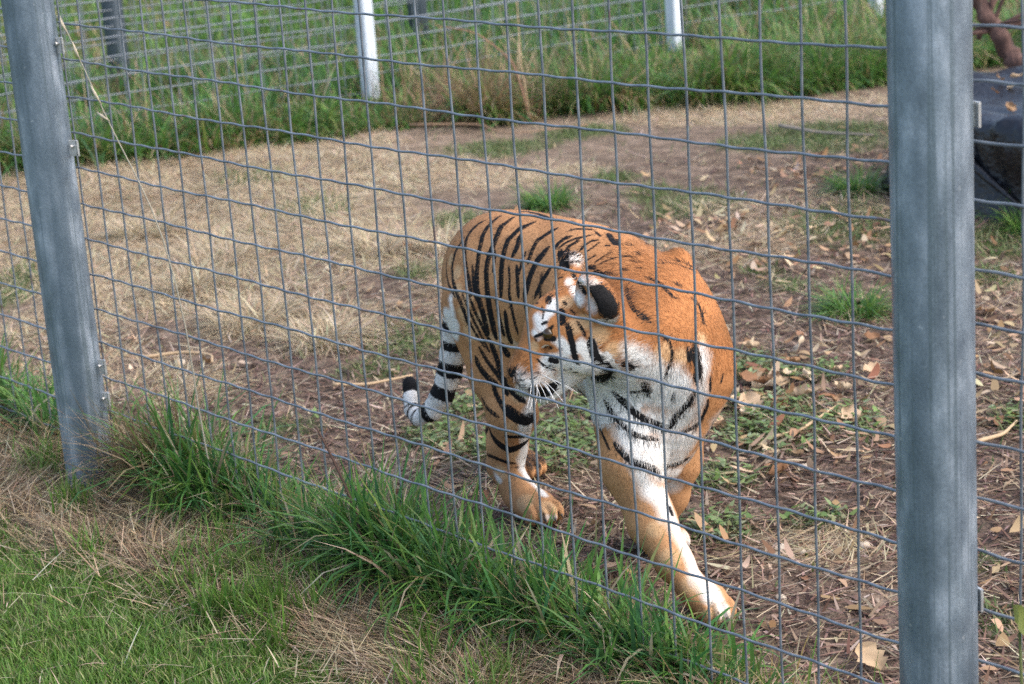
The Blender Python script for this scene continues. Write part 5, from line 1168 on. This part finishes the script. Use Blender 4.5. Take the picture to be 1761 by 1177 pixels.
blades('long_grass', GRASS, cat_(P), cat_(Ls), cat_(Ws), cat_(As), cat_(Le), cat_(Dr), cat_(Cc_), cat_(Tp), 4)
# brown thatch at the foot of the dull post and under the long grass
p = np.stack([rng.normal(-1.25, .07, 900), rng.normal(.03, .05, 900)], 1); N = len(p)
blades('brown_thatch', STRAW, p, U(N, .12, .40), U(N, .002, .005), rng.normal(-.8, .9, N), U(N, .05, .6), U(N, .2, 1.6), tones(N, TAWNY + DRY[3:]), tones(N, DRY), 4)
p = pick(5000, -2.8, 1.5, -.14, .16, lambda x, y: np.ones_like(x)); N = len(p)
blades('under_thatch', STRAW, p, U(N, .06, .20), U(N, .002, .004), AZ(N), U(N, .6, 1.5), U(N, .1, 1), tones(N, TAWNY + DRY), None, 3, U(N, 0, .03))
p = np.stack([U(70, .95, 1.45), U(70, .0, .16)], 1); N = 70
blades('thin_grass', GRASS, p, U(N, .08, .22), U(N, .002, .004), AZ(N), U(N, .05, .4), U(N, .1, .8), tones(N, LIME), tones(N, LIME), 4)

# inside: straw, bark mulch, turf patches
ins = lambda x, y: (bank_dist(x, y) < .05) * (y > .06) * ((np.hypot((x + .92) / .95, (y - 4.62) / .68) > 1))
p = pick(60000, -5.9, 1.6, .12, 6.5, lambda x, y: ins(x, y) * np.clip((straw_at(x, y) * 1.35 * np.where(x > -.9, .6, 1) + .04) * np.clip(1.25 - .17 * y, .3, 1), 0, 1)); N = len(p)
fl_ = 2.2 + 3.0 * (smooth_noise(p[:, 0], p[:, 1], .35, 82) - .5) * 2
blades('matted_straw', STRAW, p, U(N, .04, .14), U(N, .0022, .005), fl_ + rng.normal(0, .9, N), U(N, 1.25, 1.7), U(N, -.25, .25), tones(N, PALE + DRY[:5], .22), None, 2, U(N, .002, .014))
p = pick(46000, -3.2, 2.3, .10, 5.2, lambda x, y: ins(x, y) * np.clip(1.05 - straw_at(x, y) * .8, .15, 1) * np.clip(1.25 - .2 * y, .25, 1) * np.clip(.3 + (x + 2.6) / 3, .25, 1)); N = len(p)
MULCH = [(.15, .088, .062), (.10, .058, .043), (.20, .128, .092), (.26, .18, .13), (.33, .25, .18), (.07, .043, .034), (.18, .12, .092), (.12, .075, .058), (.40, .31, .225)]
blades('bark_mulch', STRAW, p, U(N, .02, .085), U(N, .003, .010), AZ(N), U(N, 1.25, 1.75), U(N, -.2, .3), tones(N, MULCH, .25), None, 2, U(N, .001, .014))
p = pick(16000, -6.0, 2.2, .2, 6.4, lambda x, y: ins(x, y) * np.clip(patch_mask(x, y, GREEN_PATCHES, .5) * 1.0 + .012, 0, 1)); N = len(p)
blades('turf_patches', GRASS, p, U(N, .02, .060), U(N, .003, .007), AZ(N), U(N, .3, 1.2), U(N, .2, .9), tones(N, [(.10, .165, .045), (.13, .19, .055), (.15, .18, .075), (.09, .14, .04), (.20, .20, .10)]), tones(N, [(.13, .20, .055), (.17, .22, .08), (.22, .21, .11)]), 2)
p = pick(1500, -1.5, .5, .7, 2.1, lambda x, y: ins(x, y) * np.clip(patch_mask(x, y, GREEN_PATCHES, .4), 0, 1)); N = len(p)
blades('clover', GRASS, p, U(N, .018, .035), U(N, .010, .018), AZ(N), U(N, 1.0, 1.5), U(N, 0, .5), tones(N, [(.17, .24, .075), (.13, .20, .055), (.24, .29, .14)]), None, 2, U(N, .012, .035))
# leaf litter
p = pick(1900, -3.0, 2.2, .3, 5.6, lambda x, y: ins(x, y) * np.clip(patch_mask(x, y, LEAF_PATCHES, .8) + .05 + .16 * (x > -.9), 0, 1)); N = len(p)
blades('leaf_litter', LEAF, p, U(N, .025, .07), U(N, .012, .034), AZ(N), U(N, 1.1, 1.8), U(N, -1.2, 1.0), tones(N, [(.40, .27, .16), (.32, .20, .11), (.50, .38, .25), (.22, .12, .065), (.36, .25, .15)]), None, 4, U(N, .006, .03))


# tussocks: each clump is a thing
def tussock(name, label, x, y, n, r, L, pal, tp, w=(.003, .006), group=None, cat='grass tuft', lean=(.25, 1.2)):
    a = AZ(n); q = r * np.sqrt(rng.random(n)) * .6
    xy = np.stack([x + q * np.cos(a), y + q * np.sin(a)], 1)
    o = blades(name, GRASS if pal is not DRY and pal is not PALE else STRAW, xy, L * U(n, .5, 1.15), U(n, *w), a + rng.normal(0, .9, n), U(n, *lean), U(n, .5, 1.7), tones(n, pal), tones(n, tp), 4, kind='thing')
    del o['kind']; return tag(o, label, cat, group)


DT = [(-2.51, 1.24, 'dry straw tussock nearest the dull post, its core dark'), (-2.09, 1.27, 'dry straw tussock right of the darker one, spilling towards the tail'), (-2.96, 2.19, 'dry straw tussock with a dark green core behind the rump'),
      (-2.72, 2.40, 'straw tussock touching the tiger rump outline'), (-3.11, 1.39, 'flat straw tussock left of the dark cored one'), (-4.13, 1.82, 'straw tussock farthest left near the post'), (-3.37, 1.68, 'straw tussock in the middle of the matted straw')]
for x, y, lab in DT:
    tussock('dry_tussock', lab, x, y, 850, .20, .19, PALE, DRY[:3] + PALE, (.002, .0045), lean=(.5, 1.45), group='dry tussocks in the straw')
    tussock_core = None
for x, y, lab in ((-2.98, 3.16, 'green and straw tussock behind the tiger back'), (-.78, 2.55, 'small dark green tuft left of the thick post'), (-1.17, 4.02, 'green tuft at the foot of the black tub'), (-1.95, 4.0, 'small green tuft beside the corner of the tub'), (-.95, 3.85, 'bright tuft in front of the tub, right of the thick post')):
    tussock('green_tuft', lab, x, y, 420, .14, .17, DEEP + GREEN, DEEP + TAWNY, group='green tufts in the enclosure')

# the bank: drooping long grass over its foot, rough meadow behind
bk = lambda x, y: np.clip((bank_dist(x, y) + .03) / .06, 0, 1) * np.where(bank_dist(x, y) < .38, 1, .6) * np.clip((1.15 - bank_dist(x, y)) / .3, .0, 1) * (.45 + .55 * smooth_noise(x, y, .3, 91))
p = pick(40000, -8.2, -2.6, -1.0, 9.6, bk); N = len(p); b_ = bank_dist(p[:, 0], p[:, 1]); brown = smooth_noise(p[:, 0], p[:, 1], .5, 92)
weed = np.exp(-(((p[:, 0] + 4.9) / .42) ** 2 + ((p[:, 1] - 4.45) / .40) ** 2))
isd = rng.random(N) < np.clip( .10 + .4 * (brown - .6) + .5 * weed, .04, .92)
c = tones(N, DEEP + GREEN + [(.10, .15, .055), (.14, .18, .07)]); c[isd] = tones(isd.sum(), TAWNY + DRY[:2])
t_ = tones(N, DEEP + LIME[:1] + TAWNY[:2]); t_[isd] = tones(isd.sum(), TAWNY + DRY)
front = b_ < .38
tallmid = np.clip((p[:, 1] - 3.6) / 1.0, .0, 1)
tuft = np.clip(smooth_noise(p[:, 0], p[:, 1], .16, 98) * 1.5 - .2, .25, 1.25)
Lb = np.where(front, U(N, .22, .46) * tuft, .05 + U(N, .02, .08) + tallmid * U(N, .06, .30) * tuft)


def clear_before_posts(p, L):
    for py in (4.42, 6.56):
        u = (p[:, 0] + 5.85 - (py - 4.42) * .176) * .756 - (p[:, 1] - py) * .654; v = (p[:, 0] + 5.85 - (py - 4.42) * .176) * .654 + (p[:, 1] - py) * .756
        L = np.where((u > -.15) & (u < 1.0) & (np.abs(v) < .16), np.minimum(L, .05 + .08 * np.clip(u, 0, 1)), L)
    return L


Lb = clear_before_posts(p, Lb)
blades('bank_grass', GRASS, p, Lb * (.8 + .4 * smooth_noise(p[:, 0], p[:, 1], .35, 93)), U(N, .005, .013), np.where(front, rng.normal(-.55, .9, N), AZ(N)), np.where(front, U(N, .1, .8), U(N, .05, .6)), U(N, .5, 2.1), c, t_, 4)
# taller tufts along the two far fences
yy_ = U(15000, .5, 10); off = rng.normal(0, .22, 15000) + np.where(rng.random(15000) < .45, -1.25, .05); p = np.stack([-5.88 + (yy_ - 4.42) * .176 + off, yy_], 1)
keep = smooth_noise(p[:, 0], p[:, 1], .45, 97) > .42
for py in (4.42, 6.56): keep &= ~((np.abs(p[:, 1] - py + .35) < .45) & (p[:, 0] > -5.95 + (py - 4.42) * .176))
p = p[keep]; N = len(p); c = tones(N, DEEP); isd = rng.random(N) < .22; c[isd] = tones(isd.sum(), TAWNY + DRY[:2]); t_ = tones(N, DEEP + LIME[:1]); t_[isd] = tones(isd.sum(), DRY)
blades('fence_line_grass', GRASS, p, clear_before_posts(p, U(N, .14, .40)), U(N, .006, .014), AZ(N), U(N, .05, .6), U(N, .4, 1.9), c, t_, 4)
md = lambda x, y: np.clip((bank_dist(x, y) - .8) / .4, 0, 1) * (.35 + .65 * smooth_noise(x, y, .55, 94))
p = pick(62000, -16, -2.2, .0, 15, md); N = len(p); tall = smooth_noise(p[:, 0], p[:, 1], .8, 95); brown = smooth_noise(p[:, 0], p[:, 1], 1.1, 96)
isd = rng.random(N) < np.clip(.12 + .8 * (brown - .55), .03, .6)
c = tones(N, DEEP + GREEN); c[isd] = tones(isd.sum(), TAWNY + DRY[:2]); t_ = tones(N, GREEN + LIME[:1] + TAWNY[:1]); t_[isd] = tones(isd.sum(), DRY)
blades('meadow_grass', GRASS, p, .05 + .50 * np.clip(tall - .5, 0, 1) * U(N, .6, 1.4) + U(N, 0, .12), U(N, .007, .018), AZ(N), U(N, .05, .6), U(N, .3, 1.7), c, t_, 3)
yy_ = U(420, 2.2, 8.5); p = np.stack([np.interp(yy_, BANK[:, 1], BANK[:, 0]) - U(420, .05, 1.1), yy_], 1); N = 420
blades('dry_stems', STRAW, p, clear_before_posts(p, U(N, .25, .62)), U(N, .003, .006), AZ(N), U(N, .02, .5), U(N, .1, .9), tones(N, DRY + TAWNY), tones(N, PALE), 4)
# brown seeding weeds on the bank
p = np.stack([rng.normal(-4.95, .30, 800), rng.normal(4.45, .28, 800)], 1)[:300]; p = p[bank_dist(p[:, 0], p[:, 1]) > -.1]; N = len(p)
blades('brown_weeds', STRAW, p, U(N, .2, .55), U(N, .002, .006), AZ(N), U(N, .0, .6), U(N, .1, .9), tones(N, [(.30, .19, .11), (.38, .25, .15), (.24, .14, .09), (.33, .17, .12)]), tones(N, DRY), 4)
